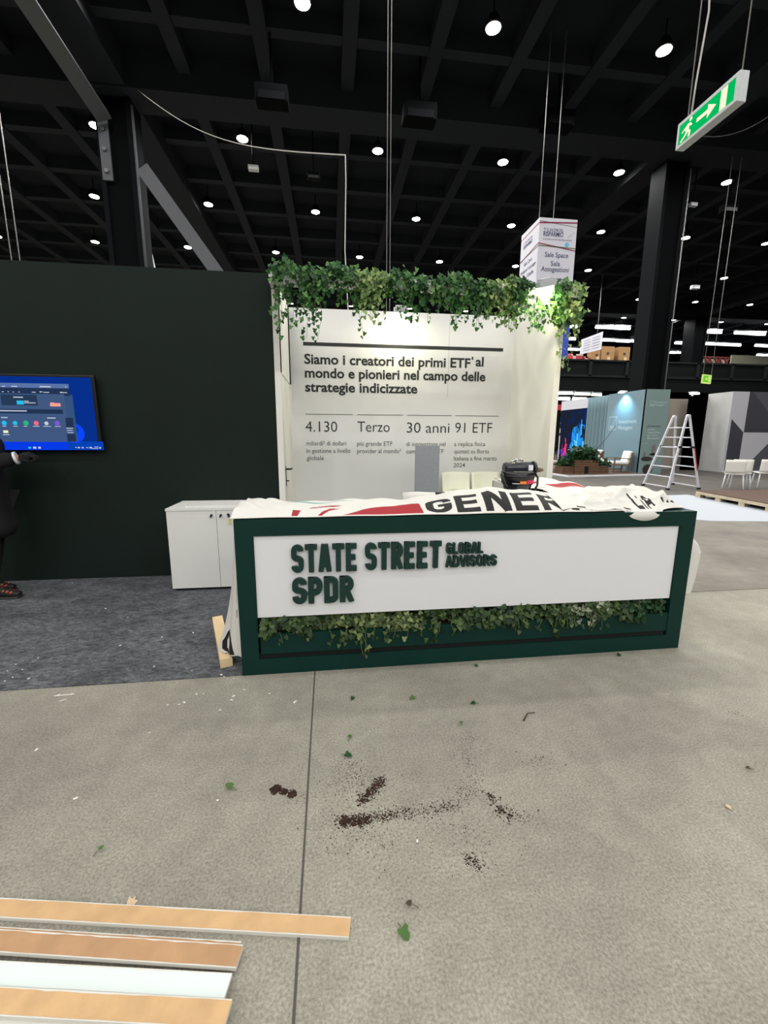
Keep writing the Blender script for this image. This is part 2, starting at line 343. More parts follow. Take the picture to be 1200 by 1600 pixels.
# ------------------------------------------------------------------ setting
def build_setting():
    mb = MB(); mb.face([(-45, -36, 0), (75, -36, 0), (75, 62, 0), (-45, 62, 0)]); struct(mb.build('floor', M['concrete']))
    mb = MB(); mb.span((-6.5, 2.518, 0), (-.575, 4.56, .006)); mb.span((-.575, 2.56, 0), (1.75, 5.74, .006)); tag(mb.build('carpet', M['carpet']), 'dark grey carpet laid in front of the dark green wall', 'carpet')['kind'] = 'structure'
    mb = MB(); mb.span((-.124, -6, -.01), (-.116, 2.518, .0012)); struct(mb.build('trim_1', M['joint']))
    mb = MB(); mb.span((2.7, 3.49, -.01), (30, 3.50, .0012)); struct(mb.build('trim_2', M['joint']))
    # ceiling slab with a grid of beams
    mb = MB(); mb.use(M['ceil']).span((-45, -36, 12.75), (75, 62, 13)); mb.use(M['rib'])
    x = -.47-2.465*.5-2.465*14
    while x < 62: mb.span((x-.2, -36, 12.25), (x+.2, 62, 12.75)); x += 2.465
    y = 12.75-2.49*.5-2.49*18
    while y < 61: mb.span((-45, y-.16, 12.3), (75, y+.16, 12.75)); y += 2.49
    for yy in (-23.6, -3.7, 16.2, 36.1): mb.span((-45, yy-.55, 11.75), (75, yy+.55, 12.75))
    for xx in (-6.4, 12.85, 32.3): mb.span((xx-.5, -36, 11.8), (xx+.5, 62, 12.75))
    struct(mb.build('ceiling', None))
    mb = MB(); mb.span((-45, 62, 0), (75, 62.3, 13)); struct(mb.build('wall_back', M['hallback']))
    mb = MB(); mb.span((-45.3, -36, 0), (-45, 62, 13)); struct(mb.build('wall_far_left', M['hallback']))
    mb = MB(); mb.span((75, -36, 0), (75.3, 62, 13)); struct(mb.build('wall_far_right', M['hallback']))
    # stand walls
    mb = MB(); mb.use(M['gwall']).span((-6.5, 4.566, 0), (-.54, 4.64, 3.04)); mb.use(M['seam']).span((-1.071, 4.5645, 0), (-1.068, 4.57, 3.04))
    struct(mb.build('wall_left', None))
    mb = MB(); mb.use(M['wallw']).span((-.54, 4.56, 2.12), (-.48, 5.75, 3.04)); mb.span((-.54, 4.56, 0), (-.48, 4.68, 3.04)); mb.span((-.54, 5.58, 0), (-.48, 5.75, 3.04)); struct(mb.build('wall_inner_left', None))
    mb = MB(); mb.span((-.53, 4.68, .01), (-.487, 5.58, 2.12)); d = struct(mb.build('door_1', M['wallw']))
    mb = MB(); mb.span((-.488, 4.72, .93), (-.478, 4.76, 1.15)); mb.tube([(-.48, 4.74, 1.12), (-.43, 4.74, 1.12), (-.425, 4.76, 1.12), (-.425, 4.86, 1.12)], .01)
    mb.tube([(-.48, 4.74, .99), (-.45, 4.74, .99)], .007); h = mb.build('door_handle', M['plastic'], d)
    mb = MB(); mb.use(M['graphic']).span((-.48, 5.75, 0), (2.5, 5.82, 3.06))
    mb.use(M['seam']); mb.use(M['greyink']).span((1.598, 5.7492, 2.0), (1.601, 5.7505, 3.06))
    # the printed text
    g = M['ink']; Y = 5.7475
    mb.use(g).span((-.312, Y, 2.612), (2.352, 5.751, 2.655))
    def line(t, px0, px1, py, cap, bold, m, width=True):
        p0 = at(px0, py, Y); p1 = at(px1, py, Y); mb.use(m)
        text_bm(mb, t, XZ(p0.x, Y, p0.z), (p1.x-p0.x) if width else None, cap, bold)
    line('Siamo i creatori dei primi ETF', 475.5, 735, 568, .125, .026, g); line('1', 737, 739.5, 562, .04, 0, g); line('al', 743, 755.5, 572, .125, .026, g)
    line('mondo e pionieri nel campo delle', 476.5, 758.5, 589.5, .125, .026, g)
    line('strategie indicizzate', 477, 652, 611.5, .125, .026, g)
    for a, b in ((477, 551.5), (558, 630), (636, 706), (711.5, 779.5)):
        p, q = at(a, 646, Y), at(b, 646, Y); mb.use(M['ink2']).span((p.x, Y, 1.755), (q.x, 5.751, 1.762))
    for t, a, b in (('4.130', 477.5, 527), ('Terzo', 558.5, 609), ('30 anni', 635.5, 702), ('91 ETF', 711, 768.5)): line(t, a, b, 674.5 if a < 600 else 676, .145, -.004, g)
    for t, a, b, y in (('miliardi² di dollari', 479, 541, 696), ('in gestione a livello', 479, 547.5, 707.5), ('globale', 479.5, 506, 719),
                       ('più grande ETF', 558, 613, 696.5), ('provider al mondo³', 558, 626.5, 708), ('di innovazione nel', 635, 696, 697), ('campo degli ETF', 635, 693, 708.5),
                       ('a replica fisica', 709.5, 758, 697), ('quotati su Borsa', 709.5, 764, 708.5), ('Italiana a fine marzo', 709, 776, 719.5), ('2024', 708.5, 726.5, 730)): line(t, a, b, y, .062, .002, M['ink2'])
    struct(mb.build('wall_front', None))
    mb = MB(); mb.use(M['wallw']).span((2.5, 4.62, 0), (2.57, 5.82, 3.06)); struct(mb.build('wall_right', None))
build_setting()

# ------------------------------------------------------------------ lamps on the ceiling
def ceiling_lamps():
    proto = None; rows = []
    for j, y in enumerate((12.7, 17.95, 22.75, 27.7, 32.6, 37.6)):
        odd = j % 2
        row = []
        for k in range(-7, 10):
            x = (-2.93 if odd else -.47)+4.93*k
            px, py = pix((x, y, 12))
            if -10 < px < 1210 and -10 < py < 700: row.append((x, y, px))
            elif -25 < x < 40 and y < 30:
                l = bpy.data.lights.new('hall_light', 'SPOT'); l.energy = LAMP_W; l.color = LAMP_COL; l.spot_size = math.radians(168); l.spot_blend = .35; l.shadow_soft_size = .25
                lo = bpy.data.objects.new('hall_light', l); C.objects.link(lo); lo.location = (x, y, 12)
        rows.append(sorted(row, key=lambda t: t[2]))
    nm = ['nearest', 'second', 'third', 'fourth', 'fifth', 'sixth']
    for j, row in enumerate(rows):
        for k, (x, y, px) in enumerate(row):
            lab = 'round white ceiling spotlight, %s in the %s row from the camera' % (nth(k), nm[j])
            if proto is None:
                t = thing('ceiling_lamp', lab, 'ceiling lamp', (x, y, 12), 'ceiling spotlights in the hall')
                mb = MB(); mb.lathe([(.05, .3), (.12, .28), (.2, .1), (.25, .02), (.25, 0), (.2, 0)], (x, y, 12), 20); mb.build('lamp_housing', M['pillar2'], t)
                mb = MB(); mb.lathe([(.2, .02), (.19, -.01), (.0, -.05)], (x, y, 12), 20); mb.build('lens', M['lens'], t)
                mb = MB(); mb.tube([(x, y, 12.28), (x, y, 12.75)], .02); mb.build('hanger', M['pillar'], t); proto = t
            else: t = copy_tree(proto, (x, y, 12), lab)
            l = bpy.data.lights.new('lamp_light', 'SPOT'); l.energy = LAMP_W; l.color = LAMP_COL; l.spot_size = math.radians(168); l.spot_blend = .35; l.shadow_soft_size = .22
            lo = bpy.data.objects.new('lamp_light', l); C.objects.link(lo); lo.parent = t; lo.location = (0, 0, -.12)
    for j, y in enumerate((7.7, 2.75, -2.2, -7.2, -12.1, -17.1, -22.1, -27, -32)):      # same grid, unseen, over and behind the camera; rearmost added to light upright faces
        for k in range(-3, 5):
            x = (-2.93 if j % 2 == 0 else -.47)+4.93*k
            l = bpy.data.lights.new('hall_light', 'SPOT'); l.energy = LAMP_W; l.color = LAMP_COL; l.spot_size = math.radians(168); l.spot_blend = .35; l.shadow_soft_size = .25
            lo = bpy.data.objects.new('hall_light', l); C.objects.link(lo); lo.location = (x, y, 12)
ceiling_lamps()

def pillars():
    def pillar(x, y, wd, top, lab, base=0, dp=.8):
        t = thing('pillar', lab, 'pillar', (x, y, base), 'black steel hall pillars')
        mb = MB(); mb.span((x-wd/2+.14, y-dp*.42, base), (x+wd/2-.14, y+dp*.42, top)); mb.build('column', M['pillar'], t)
        for s in (-1, 1):
            mb = MB(); mb.span((x+s*(wd*.5-.07)-.07, y-dp/2, base), (x+s*(wd*.5-.07)+.07, y+dp/2, top)); mb.build('flange', M['pillar2'], t)
        return t
    t = pillar(-6.48, 16.4, 1.05, 11.75, 'thick black steel pillar rising behind the dark green wall')
    mb = MB(); mb.box((-6.78, 15.97, 10.3), (.3, .06, 1.9)); mb.build('gusset_plate', M['steel'], t)
    for z in (9.6, 10.2, 10.75):
        mb = MB(); mb.lathe([(.06, 0), (.06, .06)], (-6.78, 15.94, z), 8, (PI/2, 0, 0)); mb.build('bolt', M['bolt'], t)
    mb = MB(); mb.tube([(-5.90, 16.0, 6), (-5.90, 16.0, 11.5)], .04); mb.build('conduit', M['steel'], t)
    t = pillar(13.3, 16.9, .98, 11.75, 'thick black steel pillar behind the blue grey stand')
    mb = MB(); mb.tube([(13.82, 16.48, 3), (13.82, 16.48, 11.5)], .022); mb.build('conduit', M['wire'], t)
    pillar(32.6, 36.1, 1.25, 11.75, 'far black pillar on the balcony right of the near right pillar', 5.6, 1.2)
    mb = MB(); mb.bar(at(-20, -90, 11.6), at(163, 186, 15.75), .42, .1, (0, 1, 0)); tag(mb.build('diagonal_brace', M['steel']), 'grey steel diagonal brace running up from the left pillar to top left', 'brace')
    a, b = at(222, 262, 15.85), at(365, 462, 15.85)
    mb = MB(); mb.bar(a, b, .42, .08, (0, 1, 0)); tag(mb.build('diagonal_brace', M['steel']), 'grey steel diagonal brace descending right of the left pillar', 'brace')
    a, b = at(170, 60, 17.1), at(247, 470, 17.1); a.z = min(a.z, 11.75)
    mb = MB(); mb.bar(a, b, .3, .1, (0, 1, 0)); tag(mb.build('hanging_strip', M['fascia']), 'pale narrow strip just right of the left pillar above the green wall', 'panel')
pillars()

# ------------------------------------------------------------------ reception counter
CX0, CX1, CY = -.57, 2.462, 2.514
def counter():
    t = thing('reception_counter', 'long dark green reception counter with white lettered front panel and plant trough', 'counter', ((CX0+CX1)/2, CY, 0))
    g = M['green']
    mb = MB(); mb.use(g)
    Y0, Y1 = CY, CY+.56
    mb.span((CX0, Y0, 0), (-.463, Y1, 1.0)); mb.span((2.352, Y0, 0), (CX1, Y1, 1.0))
    mb.span((-.463, Y0, .9), (2.352, Y1, 1.0)); mb.span((-.463, Y0, 0), (2.352, Y1, .104))
    mb.span((-.463, Y0+.2, .104), (2.352, Y1, .9))
    mb.build('body', None, t)
    mb = MB(); mb.span((1.80, Y1, 0), (2.462, 4.5, 1.0)); mb.build('return_counter', g, t)
    mb = MB(); mb.span((-.461, CY+.012, .379), (2.35, CY+.05, .899)); mb.build('sign_panel', M['panel'], t)
    mb = MB(); mb.use(g).span((-.45, CY+.004, .137), (2.352, CY+.024, .27)); mb.span((-.45, CY+.024, .137), (2.352, CY+.2, .15))
    mb.span((-.45, CY+.15, .15), (2.352, CY+.199, .27)); mb.use(M['soil']).span((-.45, CY+.024, .15), (2.352, CY+.15, .25))
    mb.build('planter_trough', None, t)
    mb = MB(); mb.span((-.463, CY+.01, .104), (2.34, CY+.03, .137)); mb.build('shadow_gap', M['slot'], t)
    def word(txt, x0, x1, z0, z1, tt, W):
        gl = [glyph(c, tt, W) for c in txt]; gap = .05
        tot = sum(w_ for _, w_ in gl)+gap*(len(gl)-1); sx = (x1-x0)/tot; x = x0; hz = z1-z0
        for q, w_ in gl:
            mb = MB(); off = 0; last = None
            for quad in q:
                cq = clampq(quad)
                if last is None or abs(cq[0][0]-last[1][0])+abs(cq[0][1]-last[1][1])+abs(cq[3][0]-last[2][0])+abs(cq[3][1]-last[2][1]) > 1e-6: off += 1
                yf, yb = CY-.010-.0016*off, CY+.012
                P = [(x+px*sx, z0+py*hz) for px, py in cq]
                mb.face([(u, yf, v) for u, v in P])
                for i, j in ((0, 1), (2, 3), (3, 0), (1, 2)) if len(q) < 6 or True else ():
                    if (i, j) in ((3, 0), (1, 2)) and last is not None and off == lo and (i, j) == (3, 0): continue
                    mb.face([(P[i][0], yf, P[i][1]), (P[j][0], yf, P[j][1]), (P[j][0], yb, P[j][1]), (P[i][0], yb, P[i][1])])
                last = cq; lo = off
            mb.build('letter', M['letter'], t, recalc=False)
            x += (w_+gap)*sx
    word('STATE', -.243, .16, .668, .842, .185, .43); word('STREET', .205, .69, .668, .842, .185, .43)
    word('GLOBAL', .722, .965, .755, .828, .18, .5); word('ADVISORS', .722, 1.06, .668, .741, .18, .57)
    word('SPDR', -.244, .134, .465, .633, .2, .5)
counter()

# ------------------------------------------------------------------ banners on the counter
def inpoly(x, y, P):
    c = False; n = len(P); j = n-1
    for i in range(n):
        xi, yi = P[i]; xj, yj = P[j]
        if (yi > y) != (yj > y) and x < (xj-xi)*(y-yi)/(yj-yi)+xi: c = not c
        j = i
    return c
def sheet(name, nx, ny, fn, prints, m, parent=None, thick=.004, smooth=True):
    "grid cloth: fn(u,v)->point; prints = [(material, polygon in u,v)]"
    mats = [m]; bm = bmesh.new()
    V = [[bm.verts.new(fn(i/nx, j/ny)) for j in range(ny+1)] for i in range(nx+1)]
    idx = [[0]*ny for _ in range(nx)]
    for mm, P in prints:
        if mm not in mats: mats.append(mm)
        mi = mats.index(mm); xs = [p[0] for p in P]; ys = [p[1] for p in P]
        for i in range(max(0, int(min(xs)*nx)-1), min(nx, int(max(xs)*nx)+2)):
            for j in range(max(0, int(min(ys)*ny)-1), min(ny, int(max(ys)*ny)+2)):
                if inpoly((i+.5)/nx, (j+.5)/ny, P): idx[i][j] = mi
    for i in range(nx):
        for j in range(ny):
            f = bm.faces.new((V[i][j], V[i+1][j], V[i+1][j+1], V[i][j+1])); f.smooth = smooth; f.material_index = idx[i][j]
    bmesh.ops.recalc_face_normals(bm, faces=bm.faces[:])
    me = bpy.data.meshes.new(name); bm.to_mesh(me); bm.free()
    for q in mats: me.materials.append(q)
    o = bpy.data.objects.new(name, me); C.objects.link(o)
    if parent is not None: o.parent = parent; o.matrix_parent_inverse = Matrix.Translation(-parent.location)
    if thick:
        md = o.modifiers.new('cloth', 'SOLIDIFY'); md.thickness = thick; md.offset = 0
    return o
def lerp_tab(x, tab):
    for (x0, y0), (x1, y1) in zip(tab, tab[1:]):
        if x <= x1: return y0+(y1-y0)*max(0, (x-x0)/(x1-x0))
    return tab[-1][1]
def banners():
    X0, X1, Y0, Y1 = -.588, 2.0, CY+.012, 3.11
    ampl = [(-.6, .035), (-.3, .03), (.1, .035), (.5, .045), (.8, .09), (1.1, .122), (1.35, .115), (1.65, .065), (2.0, .03)]
    def ff(u, v):
        x = X0+(X1-X0)*u; y = Y0+(Y1-Y0)*v
        a = lerp_tab(x, ampl)
        prof = math.sin(PI*min(1, (v/.5))**.9*.5) if v < .5 else math.cos(PI*(v-.5)*.85)
        z = 1.009+a*max(0, prof)
        z += .006*math.sin(9*x+4*y)*min(1, 4*v)+.005*math.sin(23*x-9*y+1)*min(1, 4*v)
        if x < -.25: z += .010*math.sin(38*x+26*y)*min(1, 3*v)*min(1, (-.25-x)*5)+.012*min(1, (-.25-x)*3)*min(1, 4*v)
        y += .006*math.sin(14*x)*(1-v)
        return Vector((x, y, max(z, 1.006)))
    pr = []
    def U(x): return (x-X0)/(X1-X0)
    def word(txt, x0, x1, v0, v1, sk=0):
        gl = [glyph(c, .2, .66) for c in txt]; tot = sum(w_+.1 for _, w_ in gl)-.1; x = 0
        for q, w_ in gl:
            for quad in q: pr.append((M['black'], [(U(x0+(px+x)/tot*(x1-x0)+sk*py), v0+(v1-v0)*py) for px, py in quad]))
            x += w_+.1
    word('GENERALI', .60, 2.0, .025, .34, .02)
    pr.append((M['red'], [(U(.07), .02), (U(.58), .02), (U(.575), .26), (U(.35), .24), (U(.2), .16)]))
    pr.append((M['red'], [(U(-.235), .02), (U(-.20), .02), (U(-.185), .2), (U(-.235), .2)]))
    pr.append((M['red'], [(U(-.08), .02), (U(-.055), .02), (U(-.01), .16), (U(.06), .25), (U(.0), .24), (U(-.05), .14)]))
    pr.append((M['red'], [(U(-.14), .29), (U(.02), .3), (U(.08), .37), (U(-.12), .34)]))
    pr.append((M['teal'], [(U(-.3), .58), (U(.05), .62), (U(.2), .66), (U(-.28), .68)]))
    t = thing('front_banner', 'cream cloth banner with red shape and large black letters along the counter front', 'banner', (.6, 2.8, 1.0))
    sheet('cloth', 1000, 180, ff, pr, M['cream'], t)
    # the end hanging down over the left side of the counter
    def fl(u, v):      # u from the counter corner outwards, v down
        z = 1.025-.93*v-.03*u*v
        wd = .03+.03*v+.13*v*v
        x = -.574-wd*u-.010*math.sin(9*u+4*v)*v
        y = 2.555+.16*u**1.5+.04*v*math.sin(3.0*u)-.012*math.sin(15*u+2*v)*v
        return Vector((x, y, z))
    pl = [(M['black'], [(.3, .99), (.45, .87), (.62, .82), (.8, .84), (.95, .92), (.9, .97), (.6, 1.0)]), (M['cream'], [(.52, .985), (.55, .9), (.68, .87), (.76, .9), (.72, .96)]),
          (M['black'], [(.02, .62), (.06, .62), (.07, .7), (.02, .68)]), (M['black'], [(.3, .45), (.33, .45), (.33, .62), (.31, .62)]), (M['black'], [(.28, .66), (.31, .66), (.3, .72), (.28, .72)])]
    sheet('hanging_end', 80, 220, fl, pl, M['cream'], t)
    def fb(u, v):  # small roll of cloth behind the letters
        return None
    # crumpled heap at the right
    ridges = [((1.70, 2.78), (1.98, 2.90), .06, .09), ((2.0, 2.92), (2.27, 2.86), .112, .13), ((1.93, 2.76), (2.24, 2.74), .09, .10), ((2.31, 2.78), (2.40, 2.70), .085, .08),
              ((1.75, 2.62), (2.1, 2.66), .05, .06), ((2.12, 2.6), (2.42, 2.6), .035, .05), ((2.0, 3.02), (2.3, 3.06), .06, .08), ((1.65, 2.92), (1.9, 2.98), .03, .07)]
    hx0, hx1, hy0, hy1 = 1.5, 2.455, CY+.006, 3.3
    folds = [((1.55, 2.55), (2.02, 2.74), .020, .022), ((1.68, 2.535), (2.1, 2.61), .022, .02), ((2.02, 2.60), (2.38, 2.68), .022, .022), ((1.66, 2.72), (1.98, 3.0), .024, .02), ((2.06, 2.72), (2.3, 2.92), .018, .018), ((2.26, 2.62), (2.43, 2.78), .022, .02), ((1.86, 2.62), (2.24, 2.82), .016, .016)]
    def seg(x, y, a, b, c, d):
        dx, dy = c-a, d-b; s_ = max(0, min(1, ((x-a)*dx+(y-b)*dy)/(dx*dx+dy*dy)))
        return math.hypot(x-a-s_*dx, y-b-s_*dy), s_
    def fh(u, v):
        x = hx0+(hx1-hx0)*u; y = hy0+(hy1-hy0)*v; yr = y
        fr = .006+.03*math.sin(9*u+.6)**2+(max(0, u-.8)*.4)
        if .40 < u < .80: fr *= 1-math.sin(PI*(u-.40)/.40)**.7
        if v < .12: y += fr*(1-v/.12)
        h = 0
        for (a, b), (c, d), ht, wd in ridges:
            dd, _ = seg(x, y, a, b, c, d); k = ht*math.exp(-(dd/wd)**2.4); h = (h**3+k**3)**(1/3)
        for (a, b), (c, d), ht, wd in folds:
            dd, q = seg(x, y, a, b, c, d); h += ht*math.exp(-(dd/wd)**2)*min(1, 4*(1-q)+.3)
        ed = min(1, (1-u)*9)*min(1, v*9+.12)
        h = h*ed+(.006*math.sin(21*x+15*y)+.004*math.sin(40*y-19*x+1)+.003*math.sin(60*x+22*y))*ed*min(1, h*14)
        z = 1.010+max(h, -.001)
        if x < 1.99 and y < 3.1:      # lies over the front banner
            z = max(z, ff((x-X0)/(X1-X0), max(0, (y-Y0)/(Y1-Y0))).z+.005)
        sd = v/.16
        if .44 < u < .76 and sd < 1:      # flap falling over the front edge
            k = math.sin(PI*(u-.44)/.32)**.7
            if sd < .55: yv, zv = CY-.010-.012*math.sin(PI*sd/.55)*k, 1.006-.062*k*(1-sd/.55)
            else: q = (sd-.55)/.45; yv, zv = CY-.010+(hy0+(hy1-hy0)*.16-CY+.010)*q, 1.008+(z-1.008)*q*q
            y = y+(yv-y)*k; z = z+(zv-z)*min(1, k*1.5)
        return Vector((x, y, z))
    hp = []
    def HU(x): return (x-hx0)/(hx1-hx0)
    x = 0
    for ch in 'LIA':
        q, w_ = glyph(ch, .16, .6)
        for quad in q: hp.append((M['black'], [(HU(2.06+.055*(px+x)/.6*1.05), .11+.12*py) for px, py in quad]))
        x += w_+.14
    for k, (a, b) in enumerate(((2.28, .03), (2.33, .02), (2.36, .025), (2.4, .02), (2.43, .015))):
        hp.append((M['black'], [(HU(a), .12+.01*k), (HU(a+b), .13), (HU(a+b), .17), (HU(a+.004), .16)]))
    hp.append((M['black'], [(HU(1.62), .02), (HU(1.68), .02), (HU(1.68), .05), (HU(1.62), .05)]))
    t2 = thing('crumpled_banner', 'crumpled cream banner heaped on the right end of the counter', 'banner', (2.0, 2.85, 1.0))
    sheet('cloth', 320, 240, fh, hp, M['cream'], t2)
    def fr_(u, v):     # the end hanging outside the right end
        z = .99-.62*v
        wd = lerp_tab(v, [(0, .0), (.18, .02), (.3, .09), (.42, .17), (.52, .205), (.65, .205), (.85, .19), (1, .165)])
        x = 2.466+wd*u+.004*math.sin(7*u+3*v)
        y = 2.56+.10*u+.03*math.sin(5*u+1.5*v)*v
        return Vector((x, y, z))
    sheet('hanging_end', 30, 60, fr_, [], M['cream'], t2)
    # banner on the return counter
    bx0, bx1, by0, by1 = 1.80, 2.47, 3.12, 4.45
    def fbk(u, v):
        x = bx0+(bx1-bx0)*u; y = by0+(by1-by0)*v
        z = 1.012+.03*math.exp(-((v-.15)/.2)**2)+.02*math.exp(-((v-.95)/.08)**2)+.008*math.sin(14*x+9*y)+.008*math.sin(11*y-20*x)
        return Vector((x, y, max(z, 1.006)))
    bp = [(M['red'], [(.42, .56), (.6, .70), (.85, .72), (.99, .62), (.99, .36), (.78, .33), (.55, .42)]), (M['red'], [(.22, .72), (.42, .86), (.6, .84), (.5, .72), (.32, .64)]), (M['red'], [(.6, .22), (.85, .27), (.99, .25), (.95, .15)]),
          (M['dgreen'], [(.1, .5), (.45, .36), (.62, .2), (.5, .12), (.05, .3)])]
    t3 = thing('side_banner', 'flat cream banner with red shapes on the counter return behind the black machine', 'banner', (2.1, 3.8, 1.0))
    sheet('cloth', 90, 170, fbk, bp, M['cream'], t3)
    def fin(u, v):
        y = 3.9+.55*u; z = 1.015-.35*v
        return Vector((1.79-.015*v-.008*math.sin(12*u)*v, y, z))
    sheet('hanging_end', 30, 20, fin, [(M['dgreen'], [(.05, 0), (.4, 0), (.4, 1), (.05, 1)])], M['cream'], t3)
    # rolled corner lying behind the front banner
    mb = MB()
    pts = [(.52, 2.98, 1.055), (.62, 2.96, 1.065), (.75, 2.95, 1.062), (.95, 2.97, 1.06), (1.05, 2.98, 1.055)]
    mb.use(M['cream']).tube(pts[:3], [.034, .03, .028], 10); mb.use(M['black']).tube(pts[2:4], [.0285, .024], 10)
    mb.use(M['cream']).tube(pts[3:], [.024, .02], 10)
    tag(mb.build('cloth_roll', None), 'small rolled end of cream cloth with black print behind the front banner', 'banner')
banners()

# ------------------------------------------------------------------ black machine on the counter
def machine():
    x, y, z = 1.56, 3.36, 1.035
    t = thing('vacuum_cleaner', 'black barrel-shaped machine with orange and pink label standing on the counter', 'vacuum cleaner', (x, y, z))
    mb = MB(); mb.lathe([(.095, 0), (.105, .01), (.118, .06), (.122, .065)], (x, y, z), 28); mb.build('tank', M['tank'], t)
    mb = MB(); mb.lathe([(.122, .062), (.13, .07), (.137, .13), (.135, .165), (.12, .175)], (x, y, z), 28); mb.build('body', M['plastic'], t)
    mb = MB(); mb.lathe([(.13, .125), (.141, .127), (.141, .14), (.13, .142)], (x, y, z), 28); mb.build('rim', M['darkmetal'], t)
    mb = MB(); mb.lathe([(.03, -.13), (.05, -.125), (.056, -.1), (.056, .1), (.05, .115)], (x+.005, y, z+.19), 20, (0, PI/2, 0)); mb.build('motor', M['navy'], t)
    mb = MB(); mb.lathe([(.06, 0), (.064, .004), (.064, .02), (.05, .024)], (x+.122, y, z+.188), 20, (0, PI/2, 0)); mb.build('end_cap', M['darkmetal'], t)
    mb = MB(); mb.lathe([(.02, 0), (.02, .05), (.012, .075)], (x+.145, y, z+.178), 12, (0, PI/2, 0)); mb.build('nozzle', M['wood2'], t)
    mb = MB(); mb.tube([(x-.09, y-.02, z+.225), (x-.06, y-.03, z+.262), (x-.02, y-.03, z+.268), (x+.03, y-.02, z+.255)], .007); mb.tube([(x-.04, y+.01, z+.24), (x-.01, y-.03, z+.275), (x+.02, y-.04, z+.25)], .006); mb.build('handle', M['chrome'], t)
    for s in (-1, 1):
        mb = MB(); mb.tube([(x+s*.135, y-.02, z+.16), (x+s*.15, y-.06, z+.12), (x+s*.135, y-.09, z+.06), (x+s*.1, y-.11, z+.012)], .009); mb.build('clamp_arm', M['plastic'], t)
    def patch(name, m, a0, a1, z0, z1):
        mb = MB(); n = 6
        for k in range(n):
            A, B = [math.radians(a0+(a1-a0)*q/n) for q in (k, k+1)]
            def rad(zz): return .1325+(zz-.07)*.1
            mb.face([(x+rad(z0)*math.cos(A), y+rad(z0)*math.sin(A), z+z0), (x+rad(z0)*math.cos(B), y+rad(z0)*math.sin(B), z+z0), (x+rad(z1)*math.cos(B), y+rad(z1)*math.sin(B), z+z1), (x+rad(z1)*math.cos(A), y+rad(z1)*math.sin(A), z+z1)])
        mb.build(name, m, t)
    patch('orange_label', M['orange'], 255, 278, .074, .098); patch('pink_label', M['pink'], 280, 315, .074, .105); patch('label_line', M['lab'], 228, 254, .074, .08)
    mb = MB(); mb.box((x+.085, y-.057, z+.2), (.04, .004, .045)); mb.build('white_label', M['lab'], t)
machine()

# ------------------------------------------------------------------ ivy
def leaf_face(mb, p, nrm, up, s, kind):
    nrm = nrm.normalized(); up = (up-nrm*up.dot(nrm))
    if up.length < 1e-3: up = nrm.orthogonal()
    up.normalize(); sd = up.cross(nrm)
    if kind == 'ivy': out = [(0, 0), (.42, -.12), (.5, .22), (.30, .34), (.34, .62), (0, 1.0)]
    elif kind == 'heart': out = [(0, .06), (.3, -.06), (.44, .2), (.34, .58), (0, 1.05)]
    else: out = [(0, 0), (.12, .1), (.17, .35), (.12, .7), (0, 1.2)]
    bend = random.uniform(.05, .25)
    def P(x, y): return p+(sd*x+up*y+nrm*(abs(x)*bend-y*y*bend*.6))*s
    bm = mb.bm; mid = [bm.verts.new(P(0, y)) for y in (out[0][1], .35, out[-1][1])]
    for sg in (1, -1):
        vs = [bm.verts.new(P(x*sg, y)) for x, y in out[1:-1]]
        h = len(vs)//2
        f1 = [mid[0]]+vs[:h+1]+[mid[1]]; f2 = [mid[1]]+vs[h:]+[mid[2]]
        for f in (f1, f2):
            if sg < 0: f = f[::-1]
            q = bm.faces.new(f); q.smooth = True; q.material_index = mb.cur
def ivy_plant(name, label, cat, group, loc, leaves, strands, m, kind='ivy'):
    "leaves: list of (pos, normal, up, size)"
    t = thing(name, label, cat, loc, group)
    mb = MB()
    for p, n, u, s in leaves: leaf_face(mb, p, n, u, s, kind)
    mb.build('leaves', m, t, recalc=False)['kind'] = 'stuff'
    if strands:
        mb = MB()
        for pts in strands: mb.tube(pts, .0022, 4, False)
        mb.build('stems', M['stem'], t)
    return t
def rnd(a=1): return Vector((random.uniform(-a, a), random.uniform(-a, a), random.uniform(-a, a)))
def strand_leaves(p0, L, leaves, strands, spread=.035, size=.044, out=Vector((0, -1, 0))):
    pts = [Vector(p0)]; n = max(3, int(L/.035)); d = Vector((random.uniform(-.35, .35), random.uniform(-.2, .2), -1))
    for k in range(n):
        d = (d+Vector((random.uniform(-.25, .25), random.uniform(-.15, .15), -.25))).normalized()
        pts.append(pts[-1]+d*(L/n))
        if random.random() < .95:
            q = pts[-1]+Vector((random.choice((-1, 1))*random.uniform(.01, spread), random.uniform(-.02, .02), random.uniform(-.01, .01)))
            leaves.append((q, out*1.0+rnd(.7)+Vector((0, 0, .3)), Vector((random.uniform(-.6, .6), 0, -1)), size*random.uniform(.65, 1.1)))
    strands.append(pts)
